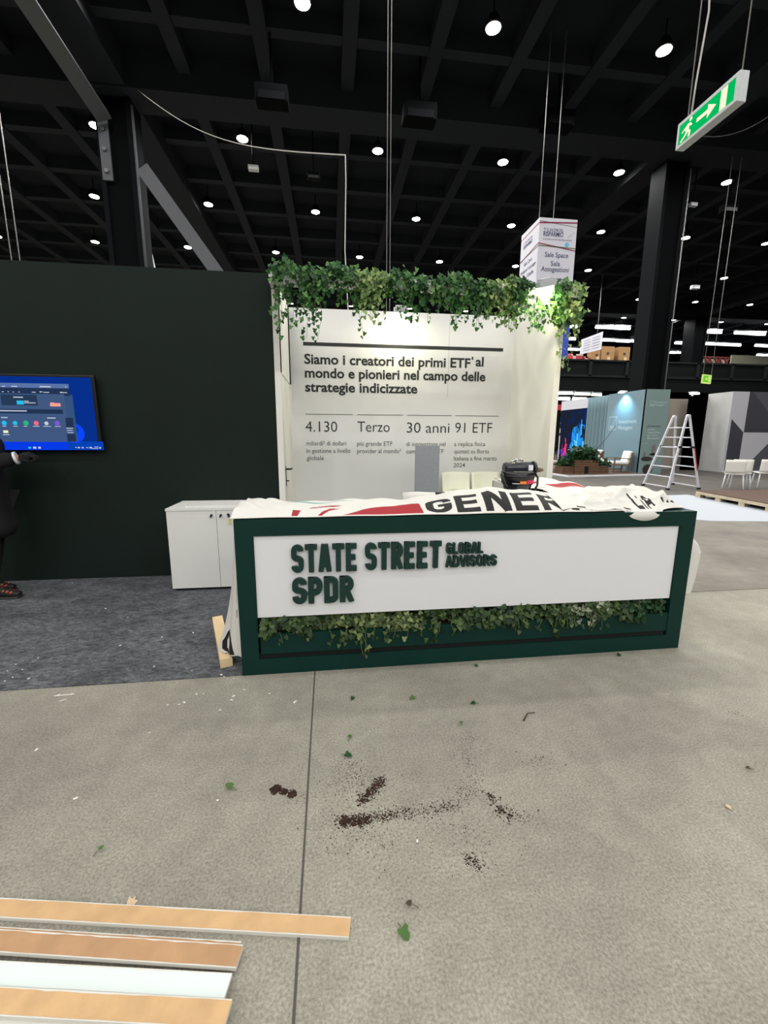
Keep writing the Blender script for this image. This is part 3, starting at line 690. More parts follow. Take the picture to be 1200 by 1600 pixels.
def garlands():
    names = [nth(k) for k in range(11)]
    edge = [(-.5, .09), (-.2, .10), (.5, .12), (.9, .07), (1.3, .07), (1.7, .08), (2.2, .09), (2.5, .1)]
    for k in range(11):
        x0 = -.5+k*.262; x1 = x0+.29; L = []; S = []
        dens = [190, 260, 220, 240, 200, 150, 220, 280, 300, 320, 330][k]
        cl = [random.uniform(x0, x1) for _ in range(5)]
        for _ in range(int(dens*.9)):
            x = random.gauss(random.choice(cl), .035) if random.random() < .75 else random.uniform(x0, x1); rr = random.uniform(.06, .15)
            top = 3.055-.018*(x+.5)+.025*math.sin(11*x)+.015*math.sin(29*x)
            p = Vector((x, 4.45-rr*math.sin(random.uniform(-.5, 2.4)), top-abs(random.gauss(0, .1))+.03*random.random()**4*2))
            nrm = Vector((random.uniform(-.5, .5), -1, random.uniform(-.1, 1.0)))
            if abs(p.x-2.17) < .12 and p.z > 2.84 and p.y < 4.47: continue
            L.append((p, nrm+rnd(.45), Vector((random.uniform(-.8, .8), -.3, -1)), random.uniform(.03, .056)))
        ns = [8, 7, 8, 11, 9, 7, 11, 14, 16, 16, 12][k]
        for _ in range(ns):
            x = random.uniform(x0, x1)
            strand_leaves((x, 4.37+random.uniform(-.05, .14), 2.93), random.choice((.12, .18, .24, .3, .36)) if k not in (4, 5) else random.choice((.08, .14, .3)), L, S)
        if k == 0: strand_leaves((-.43, 4.4, 2.9), .5, L, S); strand_leaves((-.36, 4.4, 2.9), .38, L, S)
        if k == 1: strand_leaves((-.2, 4.4, 2.9), .5, L, S, .05); strand_leaves((-.1, 4.4, 2.9), .5, L, S, .05)
        if k == 2: strand_leaves((.28, 4.4, 2.9), .45, L, S)
        ivy_plant('ivy_garland', 'trailing green ivy on the white beam, %s of the eleven clumps' % names[k], 'ivy', 'ivy clumps along the white beam', (x0, 4.45, 3.0), L, S, M['ivy'] if k not in (3, 8) else M['ivy_l'])
    L = []; S = []
    for _ in range(480):
        p = Vector((random.uniform(2.36, 2.66), 4.52-abs(random.gauss(0, .08)), random.uniform(2.68, 3.06)))
        L.append((p, Vector((random.uniform(-.6, .4), -1, .4))+rnd(.4), Vector((random.uniform(-.8, .8), 0, -1)), random.uniform(.034, .058)))
    for _ in range(9): strand_leaves((random.uniform(2.4, 2.66), 4.45, 2.75), random.choice((.15, .2, .3)), L, S)
    strand_leaves((2.47, 4.5, 2.75), .55, L, S); strand_leaves((2.52, 4.5, 2.72), .45, L, S)
    ivy_plant('ivy_garland', 'bright ivy bunch hanging on the right wall end beside the floodlight', 'ivy', 'ivy clumps along the white beam', (2.5, 4.5, 3.0), L, S, M['ivy_l'])
    mb = MB(); mb.span((-.54, 4.40, 2.905), (2.57, 4.50, 3.0)); mb.span((2.47, 4.5, 2.905), (2.57, 4.62, 3.0)); mb.span((-.54, 4.5, 2.905), (-.44, 4.56, 3.0)); tag(mb.build('beam', M['white']), 'white beam under the ivy spanning the top of the stand', 'beam')
    # planting in the counter trough
    H_, V_, Pp = M['pot_heart'], M['pot_ivy'], M['pot_pale']
    spec = [('ivy', H_, 'heart'), ('ivy', V_, 'ivy'), ('ivy', Pp, 'ivy'), ('ivy', Pp, 'ivy'), ('ivy', V_, 'ivy'), ('ivy', H_, 'heart'), ('ivy', V_, 'heart'), ('ivy', V_, 'ivy'), ('ivy', M['vari'], 'ivy'), ('ivy', H_, 'heart'), ('ivy', M['plantd'], 'heart')]
    desc = ['dark leafy plant at the left end of the counter trough', 'green ivy in the counter trough, second plant from the left', 'pale ivy trailing lowest over the counter trough below the letters', 'pale ivy bush in the counter trough, fourth plant from the left', 'small ivy with one hanging sprig, fifth in the counter trough', 'broad-leaved plant in the counter trough, sixth from the left', 'dark broad-leaved plant in the counter trough near its middle', 'light ivy in the counter trough, fourth plant from the right', 'white variegated ivy in the counter trough, third from the right', 'broad-leaved plant with a pale leaf hanging over the trough, second from the right', 'small dark plant at the right end of the counter trough']
    for k in range(11):
        x0 = -.43+k*.252; L = []; S = []
        _, m, kd = spec[k]
        cs = [Vector((random.uniform(x0, x0+.25), CY+random.uniform(-.005, .1), .285+random.uniform(0, .07))) for _ in range(10)]
        for _ in range(380 if k < 10 else 170):
            x = random.uniform(x0-.02, x0+.27)
            q = random.random()
            p = random.choice(cs)+Vector((random.gauss(0, .035), random.gauss(0, .022), random.gauss(0, .024))); p.z = max(p.z, .25)
            if k == 10: p.x = min(p.x, 2.3)
            if k == 0: p.x = max(p.x, -.44)
            p.z = min(p.z, .372 if p.y > CY+.0 else .385); p.y = max(p.y, CY-.03)
            L.append((p, Vector((random.uniform(-.6, .6), -1, random.uniform(.2, 1.3)))+rnd(.3), Vector((random.uniform(-1, 1), -.6, random.uniform(-.9, .6))), random.choice((.018, .022, .026, .03, .036))*(1.2 if kd == 'heart' else 1)))
        for _ in range((3, 4, 6, 5, 4, 3, 3, 4, 4, 2, 0)[k]):
            strand_leaves((random.uniform(x0, x0+.24), CY-.02, .29), random.uniform(.04, .09), L, S, .025, .032)
        if k == 9:
            for q in range(3): leaf_ = L.append((Vector((2.03+.05*q, CY-.028, .285-.01*q)), Vector((.2, -1, .3)), Vector((.5, -.2, -1)), .06))
        if k == 2:
            for xx in (.165, .19, .21): strand_leaves((xx, CY-.02, .29), .17, L, S, .03, .036)
        if k == 4: strand_leaves((.67, CY-.02, .29), .13, L, S, .02, .03)
        if k == 7: strand_leaves((1.5, CY-.02, .28), .1, L, S, .03, .036)
        if k == 8: strand_leaves((1.75, CY-.02, .29), .1, L, S, .04, .034)
        S.append([Vector((x0+.1, CY+.09, .25)), Vector((x0+.12, CY+.05, .32)), Vector((x0+.2, CY, .3))])
        ivy_plant('trough_plant', desc[k], 'plant', 'plants in the counter trough', (x0+.12, CY+.08, .25), L, S, m, kd)
garlands()

# ------------------------------------------------------------------ stand floodlights
def floods():
    def flood(lab, c, aim, up, W):
        t = thing('floodlight', lab, 'floodlight', c, 'floodlights on the stand')
        c = Vector(c); d = (Vector(aim)-c).normalized(); u = Vector(up); x = d.cross(u).normalized(); z = x.cross(d)
        m = Matrix((x, d, z)).transposed().to_4x4(); m.translation = c
        mb = MB()
        def addb(cc, sz):
            g = bmesh.ops.create_cube(mb.bm, size=1, matrix=m @ Matrix.Translation(cc) @ Matrix.Diagonal((*sz, 1)))
        addb((0, -.03, 0), (.16, .05, .12)); addb((0, -.065, 0), (.12, .03, .09)); mb.build('housing', M['sbox'], t)
        mb = MB(); g = bmesh.ops.create_cube(mb.bm, size=1, matrix=m @ Matrix.Translation((0, .02, 0)) @ Matrix.Diagonal((.13, .05, .095, 1))); mb.build('glass', M['flood'], t)
        mb = MB(); mb.bar(c-d*.06, Vector((c.x, 4.41, 2.96)) if c.y < 5 else Vector((c.x, 5.76, 3.0)), .02, .02); mb.build('arm', M['sbox'], t)
        l = bpy.data.lights.new('flood_light', 'AREA'); l.shape = 'RECTANGLE'; l.size = .14; l.size_y = .1; l.energy = W; l.color = (1, .94, .62); l.spread = math.radians(175)
        lo = bpy.data.objects.new('flood_light', l); C.objects.link(lo); lo.parent = t
        q = (d).to_track_quat('-Z', 'Y'); lo.rotation_mode = 'QUATERNION'; lo.rotation_quaternion = q; lo.location = d*.05
    flood('floodlight hanging under the middle of the ivy beam aimed at the printed wall', (.90, 5.50, 2.985), (.90, 5.70, 2.4), (0, 0, 1), FLOOD_W)
    flood('floodlight at the right end of the ivy beam above the white side wall', (2.16, 4.29, 2.95), (2.34, 4.50, 2.2), (0, 1, 0), FLOOD_W*3.2)
floods()

# ------------------------------------------------------------------ things behind and beside the counter
def near_things():
    # cabinet
    x0, x1, y0, y1 = -1.52, -.585, 4.066, 4.556
    t = thing('storage_cabinet', 'low white storage cabinet with keys against the dark green wall', 'cabinet', ((x0+x1)/2, (y0+y1)/2, 0))
    mb = MB(); mb.span((x0, y0+.02, .03), (x1, y1, .79)); mb.build('carcass', M['white'], t)
    mb = MB(); mb.span((x0-.004, y0-.004, .79), (x1+.004, y1, .812)); mb.build('top', M['white'], t)
    mb = MB(); mb.span((x0+.02, y0+.04, .006), (x1-.02, y1-.02, .03)); mb.build('plinth', M['slot'], t)
    for a, b, keyx in ((x0+.002, -1.075, -1.115), (-1.071, -.588, -1.03)):
        mb = MB(); mb.span((a, y0, .034), (b, y0+.018, .787)); d = mb.build('door', M['white'], t)
        mb = MB(); mb.lathe([(.011, 0), (.011, .012), (.007, .02)], (keyx, y0, .745), 12, (PI/2, 0, 0)); mb.box((keyx, y0-.03, .738), (.014, .003, .022)); mb.build('lock', M['darkmetal'], d)
    mb = MB(); mb.lathe([(.011, 0), (.011, .012)], (-.963, y0, .75), 12, (PI/2, 0, 0)); mb.box((-.955, y0-.02, .742), (.02, .004, .03)); mb.build('key', M['darkmetal'], t)
    mb = MB(); mb.box((-.95, y0-.018, .685), (.02, .003, .05)); mb.build('key_tag', M['yellow'], t)
    mb = MB(); mb.box((-.98, 4.3, .8175), (.78, .33, .009), (0, 0, -.03)); tag(mb.build('white_board', M['white']), 'thin white board lying on top of the storage cabinet', 'board')
    # grey board
    mb = MB(); mb.use(M['greyboard']).span((1.02, 5.0, .42), (1.315, 5.03, 1.37)); mb.use(M['lab'])
    for z in (1.03, 1.06, 1.1): mb.span((1.27, 4.998, z), (1.273, 5.001, z+.012))
    mb.use(M['greyboard']).span((1.02, 5.0, 0.006), (1.315, 5.03, .42))
    tag(mb.build('grey_board', None), 'tall narrow grey board standing upright between counter and printed wall', 'board')
    # stools
    for k, (x, lab) in enumerate(((1.70, 'cream high stool behind the counter next to the grey board'), (2.115, 'cream high stool behind the counter next to the black machine'))):
        if k == 0:
            y = 5.55
            t = thing('bar_stool', lab, 'stool', (x, y, 0), 'cream high stools behind the counter'); proto = t
            mb = MB()
            n = 10; rows = []
            for j in range(9):
                v = j/8; row = []
                for i in range(n+1):
                    u = i/n*2-1; row.append(mb.bm.verts.new((x+.195*u, y-.02+.045*(1-u*u)+.05*v, .745+.255*v-.006*u*u)))
                rows.append(row)
            for a, b in zip(rows, rows[1:]):
                for i in range(n): f = mb.bm.faces.new((a[i], a[i+1], b[i+1], b[i])); f.smooth = True
            o = mb.build('backrest', M['stool'], t); md = o.modifiers.new('s', 'SOLIDIFY'); md.thickness = .014
            mb = MB(); mb.box((x, y-.19, .745), (.39, .38, .022), None, .009); mb.build('seat', M['stool'], t)
            for sx in (-1, 1):
                for sy in (-1, 1):
                    mb = MB(); mb.tube([(x+sx*.17, y-.19+sy*.15, .74), (x+sx*.21, y-.19+sy*.17, .006)], .011); mb.build('leg', M['chrome'], t)
            mb = MB(); mb.tube([(x-.19, y-.35, .3), (x+.19, y-.35, .3)], .009); mb.build('footrest', M['chrome'], t)
        else: copy_tree(proto, (x, 5.55, 0), lab)
    # timber block
    mb = MB(); a, b = Vector((-.915, 3.3, .036)), Vector((-.69, 2.62, .036)); mb.bar(a, b, .075, .06); tag(mb.build('timber_block', M['timber']), 'pale timber beam on the carpet at the left end of the counter', 'timber')
    # TV
    t = thing('television', 'wall-mounted flat television showing a blue desktop on the dark green wall', 'television', (-2.84, 4.52, 1.69))
    X0, X1, Z0, Z1 = -3.46, -2.215, 1.335, 2.04
    mb = MB(); mb.span((X0, 4.495, Z0), (X1, 4.53, Z1), .006); mb.build('case', M['plastic'], t)
    mb = MB(); mb.span((-3.1, 4.53, 1.5), (-2.6, 4.566, 1.9)); mb.build('wall_mount', M['darkmetal'], t)
    sx0, sx1, sz0, sz1 = X0+.022, X1-.03, Z0+.026, Z1-.022; ys = 4.4935
    mb = MB()
    def gl(n, c, s): return glow(n, c, s)
    cols = dict(bg=gl('screen bg', (8, 52, 150), .85), bg2=gl('screen bg2', (6, 70, 190), .9), low=gl('screen low', (6, 60, 235), .95), win=gl('screen window', (72, 98, 142), .8), bar=gl('screen bar', (96, 124, 178), .85), tool=gl('screen toolbar', (40, 58, 92), .8), side=gl('screen side', (60, 92, 138), .8), txt=gl('screen text', (205, 215, 235), .9), cy=gl('icon cyan', (40, 190, 235), 1), gn=gl('icon green', (40, 180, 130), 1), pk=gl('icon pink', (240, 110, 130), 1), vi=gl('icon violet', (120, 90, 210), 1), sa=gl('icon salmon', (250, 160, 150), 1), ye=gl('icon yellow', (250, 240, 190), 1), sel=gl('screen select', (44, 66, 96), .8), sw=gl('swirl blue', (10, 70, 250), 1))
    lay = [0]
    def R(c, px0, py0, px1, py1):   # rectangle from photo pixels on the screen plane
        a = at(px0, py1, 4.494); b = at(px1, py0, 4.494); lay[0] += 1
        y = ys-.00006*lay[0]
        mb.use(cols[c]).face([(a.x, y, a.z), (b.x, y, a.z), (b.x, y, b.z), (a.x, y, b.z)])
    def D(c, px, py, r):
        p = at(px, py, 4.494); lay[0] += 1; y = ys-.00006*lay[0]; rr = r*.0072
        mb.use(cols[c]).face([(p.x+rr*math.cos(a*PI/8), y, p.z+rr*math.sin(a*PI/8)) for a in range(16)])
    mb.use(cols['bg']).face([(sx0, ys, sz0), (sx1, ys, sz0), (sx1, ys, sz1), (sx0, ys, sz1)])
    R('bg2', -70, 690, 161, 703); R('low', -70, 688, 105, 703)
    D('sw', 116, 677, 13); D('bg', 112, 672, 8)
    R('side', -70, 617, 113, 690); R('bar', -70, 600, 107, 607); R('tool', -70, 607, 108, 616); R('win', -70, 616, 100, 690); R('sel', 3, 617, 57, 633); R('tool', -70, 640, 98, 645)
    R('tool', 104, 653, 114, 668); R('tool', 106, 678, 118, 690)
    for q in ((3, 603, 8, 604.2), (18, 603, 27, 604.2), (62, 603.5, 79, 605), (102, 604, 104, 605), (3, 611.5, 6, 612.5), (12, 611.5, 14, 612.5), (20, 612, 22, 613), (29, 612, 31, 613), (50, 612.3, 56, 613.3), (62, 611.6, 66, 613), (68, 612.6, 77, 613.6), (94, 612.4, 98, 614), (98, 613, 105, 614), (21, 620, 36, 621.4), (38, 626.4, 45, 627.6), (38, 629, 56, 630), (-20, 641.3, 42, 642.3), (2, 651.7, 12, 653), (74, 652.5, 87, 653.8), (4, 665.4, 10, 666.3), (21, 665.6, 28, 666.4), (37, 665.6, 43, 666.4), (52, 665.7, 62, 666.6), (68, 665.8, 80, 666.6), (86, 666, 95, 666.8), (5, 678.6, 15, 679.7), (104, 668.5, 114, 669.6), (105, 672, 114, 673), (106, 675.5, 115, 676.5), (118, 698.6, 120, 699.8), (122, 698.4, 125, 700.4), (128, 698.6, 131, 700.4), (135, 699, 138, 700), (140, 698.4, 144, 700.5), (148, 698, 154, 699), (144, 700.4, 154, 701.2), (155.5, 698.6, 158, 700.8)): R('txt', *q)
    R('cy', 27, 626, 37, 632); R('sa', 79, 630, 94.5, 635); R('sa', 79, 629, 85, 630.5); D('cy', 7, 661, 3); D('cy', 24, 661, 2.8); D('gn', 41, 661, 3.2); D('pk', 57, 661.3, 3); D('txt', 73, 661.5, 2.5); D('vi', 90, 661.4, 3.2); R('ye', 6, 672.5, 13, 676.5)
    R('cy', 45, 698, 49, 701); R('txt', 52.5, 698, 57, 701); R('txt', 60.5, 698, 64, 701)
    mb.build('screen', None, t, recalc=False)
near_things()

# ------------------------------------------------------------------ person at the left edge
def skin_obj(name, verts, edges, radii, m, parent, sub=2, root=0):
    me = bpy.data.meshes.new(name); me.from_pydata(verts, edges, []); o = bpy.data.objects.new(name, me); C.objects.link(o)
    md = o.modifiers.new('skin', 'SKIN'); md.use_smooth_shade = True
    for i, r in enumerate(radii):
        sv = me.skin_vertices[0].data[i]; sv.radius = r if isinstance(r, tuple) else (r, r); sv.use_root = (i == root)
    s = o.modifiers.new('sub', 'SUBSURF'); s.levels = sub; s.render_levels = sub
    me.materials.append(m)
    if parent is not None: o.parent = parent; o.matrix_parent_inverse = Matrix.Translation(-parent.location)
    return o
def person():
    bx, by = -3.06, 4.17
    t = thing('person', 'person in black clothes at the left edge holding one arm towards the television', 'person', (bx, by, 0))
    def P(x, y, z): return (bx+x, by+y, z)       # x = forward
    V = [P(0, 0, .95), P(.0, 0, 1.12), P(.01, 0, 1.32), P(-.01, 0, 1.44), P(.01, 0, 1.52), P(.03, 0, 1.62), P(.03, 0, 1.70),          # 0-6 pelvis..head
         P(0, -.19, 1.40), P(.08, -.24, 1.20), P(.27, -.10, 1.27), P(.36, -.06, 1.285),        # 7-10 right arm, forearm forward
         P(0, .19, 1.40), P(-.08, .25, 1.13), P(-.12, .24, .88), P(-.13, .23, .80),                # 11-14 left arm
         P(0, -.09, .90), P(.03, -.1, .50), P(-.02, -.1, .09), P(.10, -.1, .05),                  # 15-18 right leg
         P(0, .09, .90), P(-.08, .1, .50), P(-.16, .1, .09), P(-.05, .1, .05)]                     # 19-22 left leg
    Eg = [(0, 1), (1, 2), (2, 3), (3, 4), (4, 5), (5, 6), (3, 7), (7, 8), (8, 9), (9, 10), (3, 11), (11, 12), (12, 13), (13, 14), (0, 15), (15, 16), (16, 17), (17, 18), (0, 19), (19, 20), (20, 21), (21, 22)]
    Rd = [(.12, .15), (.11, .14), (.11, .16), .075, .055, .095, .085, .06, .045, .036, .03, .06, .045, .036, .03, .085, .058, .04, .035, .085, .058, .04, .035]
    skin_obj('body', V, Eg, Rd, M['skin'], t)
    # right hand: palm and five curled fingers
    hx, hy, hz = .385, -.05, 1.285
    hv = [P(hx-.03, hy, hz), P(hx+.02, hy, hz+.004), P(hx+.055, hy, hz+.006)]; he = [(0, 1), (1, 2)]; hr = [(.045, .045), (.052, .052), (.046, .046)]
    for k, (off, ln) in enumerate(((-.03, .9), (-.01, 1.0), (.01, .95), (.03, .75))):
        n = len(hv); hv += [P(hx+.065, hy+off, hz+.012), P(hx+.065+.03*ln, hy+off, hz+.006), P(hx+.07+.03*ln, hy+off, hz-.022), P(hx+.05, hy+off, hz-.036)]
        he += [(2, n), (n, n+1), (n+1, n+2), (n+2, n+3)]; hr += [.013, .0125, .0115, .010]
    n = len(hv); hv += [P(hx+.0, hy-.04, hz-.012), P(hx+.035, hy-.05, hz-.028), P(hx+.062, hy-.035, hz-.034)]; he += [(1, n), (n, n+1), (n+1, n+2)]; hr += [.013, .011, .0095]
    skin_obj('hand', hv, he, hr, M['cloth_b'], t, 2)['label'] = 'black gloved hand'
    mb = MB(); mb.tube([P(.318, -.075, 1.279), P(.336, -.068, 1.284)], .056, 14); mb.build('glove_cuff', M['lab'], t)
    # face and hair
    mb = MB()
    for s in (-1, 1):
        mb.use(M['eye']); bmesh.ops.create_uvsphere(mb.bm, u_segments=10, v_segments=8, radius=.012, matrix=Matrix.Translation(P(.115, s*.032, 1.665)))
    mb.build('eyes', M['eye'], t)
    mb = MB(); mb.tube([P(.115, 0, 1.66), P(.137, 0, 1.628), P(.115, 0, 1.615)], [.01, .015, .012], 8); mb.build('nose', M['skin'], t)
    mb = MB(); mb.tube([P(.108, -.022, 1.585), P(.12, 0, 1.582), P(.108, .022, 1.585)], .007, 6); mb.build('mouth', M['pink'], t)
    mb = MB()
    for s in (-1, 1): bmesh.ops.create_uvsphere(mb.bm, u_segments=10, v_segments=8, radius=.026, matrix=Matrix.Translation(P(.02, s*.098, 1.65)) @ Matrix.Diagonal((.7, .4, 1.1, 1)))
    mb.build('ears', M['skin'], t)
    mb = MB(); bmesh.ops.create_uvsphere(mb.bm, u_segments=20, v_segments=14, radius=.115, matrix=Matrix.Translation(P(.005, 0, 1.71)) @ Matrix.Diagonal((1, .95, .85, 1))); mb.build('hair', M['hair'], t, smooth=True)
    # clothes
    jv = [P(0, 0, .95), P(0, 0, 1.12), P(.01, 0, 1.32), P(-.01, 0, 1.43), P(0, -.19, 1.41), P(.08, -.24, 1.20), P(.25, -.11, 1.265), P(.325, -.072, 1.28), P(0, .19, 1.41), P(-.08, .25, 1.13), P(-.12, .24, .86), P(.0, 0, .72), P(.02, 0, .52)]
    je = [(0, 1), (1, 2), (2, 3), (3, 4), (4, 5), (5, 6), (6, 7), (3, 8), (8, 9), (9, 10), (0, 11), (11, 12)]
    jr = [(.15, .18), (.135, .165), (.135, .185), .09, .078, .075, .072, .066, .078, .066, .055, (.175, .2), (.205, .22)]
    skin_obj('coat', jv, je, jr, M['cloth_b'], t)
    tv = [P(0, 0, .93), P(0, -.09, .86), P(.03, -.1, .5), P(-.02, -.1, .12), P(0, .09, .86), P(-.08, .1, .5), P(-.16, .1, .12)]
    skin_obj('trousers', tv, [(0, 1), (1, 2), (2, 3), (0, 4), (4, 5), (5, 6)], [(.13, .16), .1, .078, .064, .1, .078, .064], M['cloth_b'], t)
    for (ax, ay) in ((.02, -.1), (-.16, .1)):
        sv = [P(ax-.05, ay, .06), P(ax+.03, ay, .065), P(ax+.12, ay, .045), P(ax+.2, ay, .04), P(ax, ay, .1)]
        s = skin_obj('shoe', sv, [(0, 1), (1, 2), (2, 3), (1, 4)], [(.045, .05), (.05, .055), (.045, .04), (.035, .03), .05], M['shoe'], t)
        mb = MB(); mb.box(P(ax+.07, ay, .013), (.245, .085, .024), None, .008); mb.build('sole', M['sole'], s)
        mb = MB()
        for q in range(4): mb.tube([P(ax+.045+.03*q, ay-.042, .088-.008*q), P(ax+.05+.03*q, ay, .108-.011*q), P(ax+.045+.03*q, ay+.042, .088-.008*q)], .006, 6)
        mb.build('laces', M['lace'], s)
person()

# ------------------------------------------------------------------ floor litter
def litter():
    T = .012
    def strip(lab, a, b, wd, z, m, edge=True):
        a = Vector((*a, 0)); b = Vector((*b, 0)); d = (b-a).normalized(); n = Vector((-d.y, d.x, 0))
        t = thing('board_strip', lab, 'board', ((a.x+b.x)/2, (a.y+b.y)/2, z), 'board offcuts on the floor')
        mb = MB(); mb.bar((a+b)/2*0+a+Vector((0, 0, z+T/2)), b+Vector((0, 0, z+T/2)), wd, T); mb.build('core', M['core'], t)
        mb = MB(); rag = []; k = 40
        w1 = wd/2-.002
        lo = [a+d*((b-a).length*i/k)-n*(w1-random.uniform(0, .0012)) for i in range(k+1)]; hi = [a+d*((b-a).length*i/k)+n*(w1-random.uniform(0, .003)) for i in range(k+1)]
        zz = Vector((0, 0, z+T+.0006))
        for i in range(k): mb.face([lo[i]+zz, lo[i+1]+zz, hi[i+1]+zz, hi[i]+zz])
        mb.build('facing', m, t)
    strip('longest tan-faced board offcut, farthest of the strips on the floor', (-1.75, 1.355), (.035, 1.045), .055, 0, M['tan'])
    strip('thin pinkish board lying under the second tan board strip', (-1.6, 1.25), (-.293, 1.02), .056, 0, M['tan2'])
    strip('brown-faced board strip, second from the back on the floor', (-1.6, 1.237), (-.283, 1.002), .055, T+.001, M['tan2'])
    strip('pale mint white board strip between the two tan strips', (-1.6, 1.155), (-.3, .937), .056, T+.001, M['pale'])
    strip('white board strip lying under the pale mint strip', (-1.6, 1.11), (-.33, .918), .05, 0, M['core'])
    strip('tan board strip nearest the camera at bottom left', (-1.6, 1.09), (-.285, .872), .056, 2*T+.002, M['tan'])
    strip('white-edged board strip under the nearest tan strip', (-1.6, 1.06), (-.3, .855), .05, T+.001, M['core'])
    # soil
    mb = MB()
    def crumb(x, y, r, h=None):
        n = random.randint(4, 6); a0 = random.uniform(0, PI)
        pts = [(x+r*random.uniform(.6, 1.1)*math.cos(a0+2*PI*k/n), y+r*random.uniform(.6, 1.1)*math.sin(a0+2*PI*k/n)) for k in range(n)]
        top = mb.bm.verts.new((x, y, (h or r*.8)))
        vs = [mb.bm.verts.new((px, py, .0004)) for px, py in pts]
        for k in range(n): mb.bm.faces.new((vs[k], vs[(k+1) % n], top))
    def line(pa, pb, n, sp, r0, r1):
        a, b = atZ(*pa), atZ(*pb)
        for _ in range(int(n*2.6)):
            q = random.random(); p = a.lerp(b, q)
            crumb(p.x+random.gauss(0, sp), p.y+random.gauss(0, sp), random.uniform(r0, r1)*(.75 if random.random() < .8 else 1.15))
    line((565, 1252), (598, 1218), 170, .012, .002, .006); line((530, 1284), (575, 1280), 190, .013, .002, .006); line((575, 1280), (640, 1268), 150, .016, .0015, .0045)
    line((640, 1270), (715, 1258), 110, .017, .0015, .004); line((715, 1258), (745, 1215), 90, .028, .0012, .0035); line((690, 1265), (740, 1330), 60, .05, .001, .003)
    line((520, 1225), (590, 1225), 240, .06, .001, .0032); line((510, 1290), (600, 1310), 190, .055, .001, .003); line((765, 1240), (772, 1252), 16, .008, .002, .006); line((780, 1262), (800, 1276), 22, .012, .0015, .006); line((760, 1240), (800, 1275), 28, .02, .0015, .006)
    line((780, 1270), (830, 1278), 40, .02, .0015, .004); line((728, 1338), (750, 1355), 50, .013, .0015, .0045); line((720, 1160), (735, 1200), 80, .035, .001, .003); line((735, 1145), (730, 1158), 30, .02, .001, .0028)
    line((540, 1190), (560, 1210), 50, .03, .001, .003); line((640, 1250), (820, 1250), 110, .09, .001, .0025); line((560, 1340), (860, 1340), 70, .08, .001, .0024); line((820, 1185), (860, 1190), 22, .03, .0015, .004); line((450, 1240), (480, 1250), 40, .02, .001, .003)
    line((600, 1320), (770, 1300), 70, .05, .001, .0024); line((1130, 1112), (1160, 1115), 14, .02, .001, .003)
    o = mb.build('scattered_soil', M['soil']); tag(o, 'brown potting soil crumbs scattered over the concrete floor before the counter', 'soil', kind='stuff')
    mb = MB()
    for (px, py), R_, n in (((432, 1234), .026, 90), ((456, 1240), .02, 70), ((443, 1237), .018, 40)):
        p = atZ(px, py)
        for _ in range(n):
            a = random.uniform(0, 2*PI); r = R_*math.sqrt(random.random()); crumb(p.x+r*math.cos(a), p.y+r*math.sin(a)*1.1, random.uniform(.0015, .0045), random.uniform(.003, .013)*(1.2-r/R_))
    for (px, py), R_, hh in (((431, 1233), .024, .012), ((445, 1237), .016, .008), ((457, 1241), .019, .010)):
        p = atZ(px, py); rings = []
        for q in range(5):
            rr_ = R_*(1-q/4); zz = hh*math.sin(PI/2*q/4)
            rings.append([mb.bm.verts.new((p.x+(rr_*random.uniform(.62, 1.25)+.0004)*math.cos(k*PI/9), p.y+(rr_*random.uniform(.62, 1.25)+.0004)*math.sin(k*PI/9), zz*random.uniform(.8, 1.1))) for k in range(18)])
        for r0_, r1_ in zip(rings, rings[1:]):
            for k in range(18): mb.bm.faces.new((r0_[k], r0_[(k+1) % 18], r1_[(k+1) % 18], r1_[k]))
    tag(mb.build('soil_pile', M['soil']), 'compact dark brown soil clump left of the floor joint', 'soil', kind='stuff')
    # fallen leaves
    lv = [((363, 1233), .05, M['ivy_l'], 'yellow-green leaf on the floor left of the soil clump', 'heart'), ((155, 1331), .028, M['ivy_l'], 'small green leaf on the floor at far left above the board strips', 'heart'), ((540, 1181), .05, M['ivy'], 'dark ivy leaf on the floor just above the soil scatter', 'ivy'), ((546, 1155), .035, M['ivy_l'], 'yellowish leaf on the floor above the dark ivy leaf', 'heart'),
          ((552, 1091), .04, M['ivy'], 'curled dark green leaf on the floor below the trough ivy', 'heart'), ((646, 1091), .045, M['ivy_l'], 'pale green leaf on the floor below the middle of the counter', 'ivy'), ((742, 1100), .04, M['ivy'], 'green leaf on the floor right of the pale leaf near the counter', 'heart'), ((719, 1133), .032, M['pothos'], 'green leaf on the floor above the right soil trail', 'heart'),
          ((628, 1454), .055, M['ivy_l'], 'ivy leaf on the floor at the bottom centre of the photo', 'ivy'), ((643, 1416), .03, M['twig'], 'small dry dark leaf on the floor above the bottom ivy leaf', 'heart'), ((968, 1024), .045, M['plantd'], 'dark leaf on the floor at the counter base near its right end', 'heart'), ((1171, 1203), .03, M['twig'], 'tiny dry leaf on the floor at the right edge', 'heart'), ((742, 1041), .035, M['ivy'], 'green leaf on the floor touching the counter base at its middle', 'heart')]
    for (px, py), s, m, lab, kd in lv:
        p = atZ(px, py); t = thing('fallen_leaf', lab, 'leaf', p, 'leaves fallen on the floor')
        mb = MB(); up = Vector((random.uniform(-1, 1), random.uniform(-1, 1), 0)); leaf_face(mb, p+Vector((0, 0, .011)), Vector((random.uniform(-.2, .2), random.uniform(-.35, -.1), 1)), up, s*.68, kd); mb.build('blade', m, t, recalc=False)
        mb = MB(); u = up.normalized(); mb.tube([p+Vector((0, 0, .013)), p-u*.012+Vector((0, 0, .006)), p-u*.022+Vector((0, 0, .002))], .0012, 4); mb.build('stalk', M['stem'], t)
    p = atZ(818, 1127); q = atZ(836, 1114); r = atZ(824, 1117)
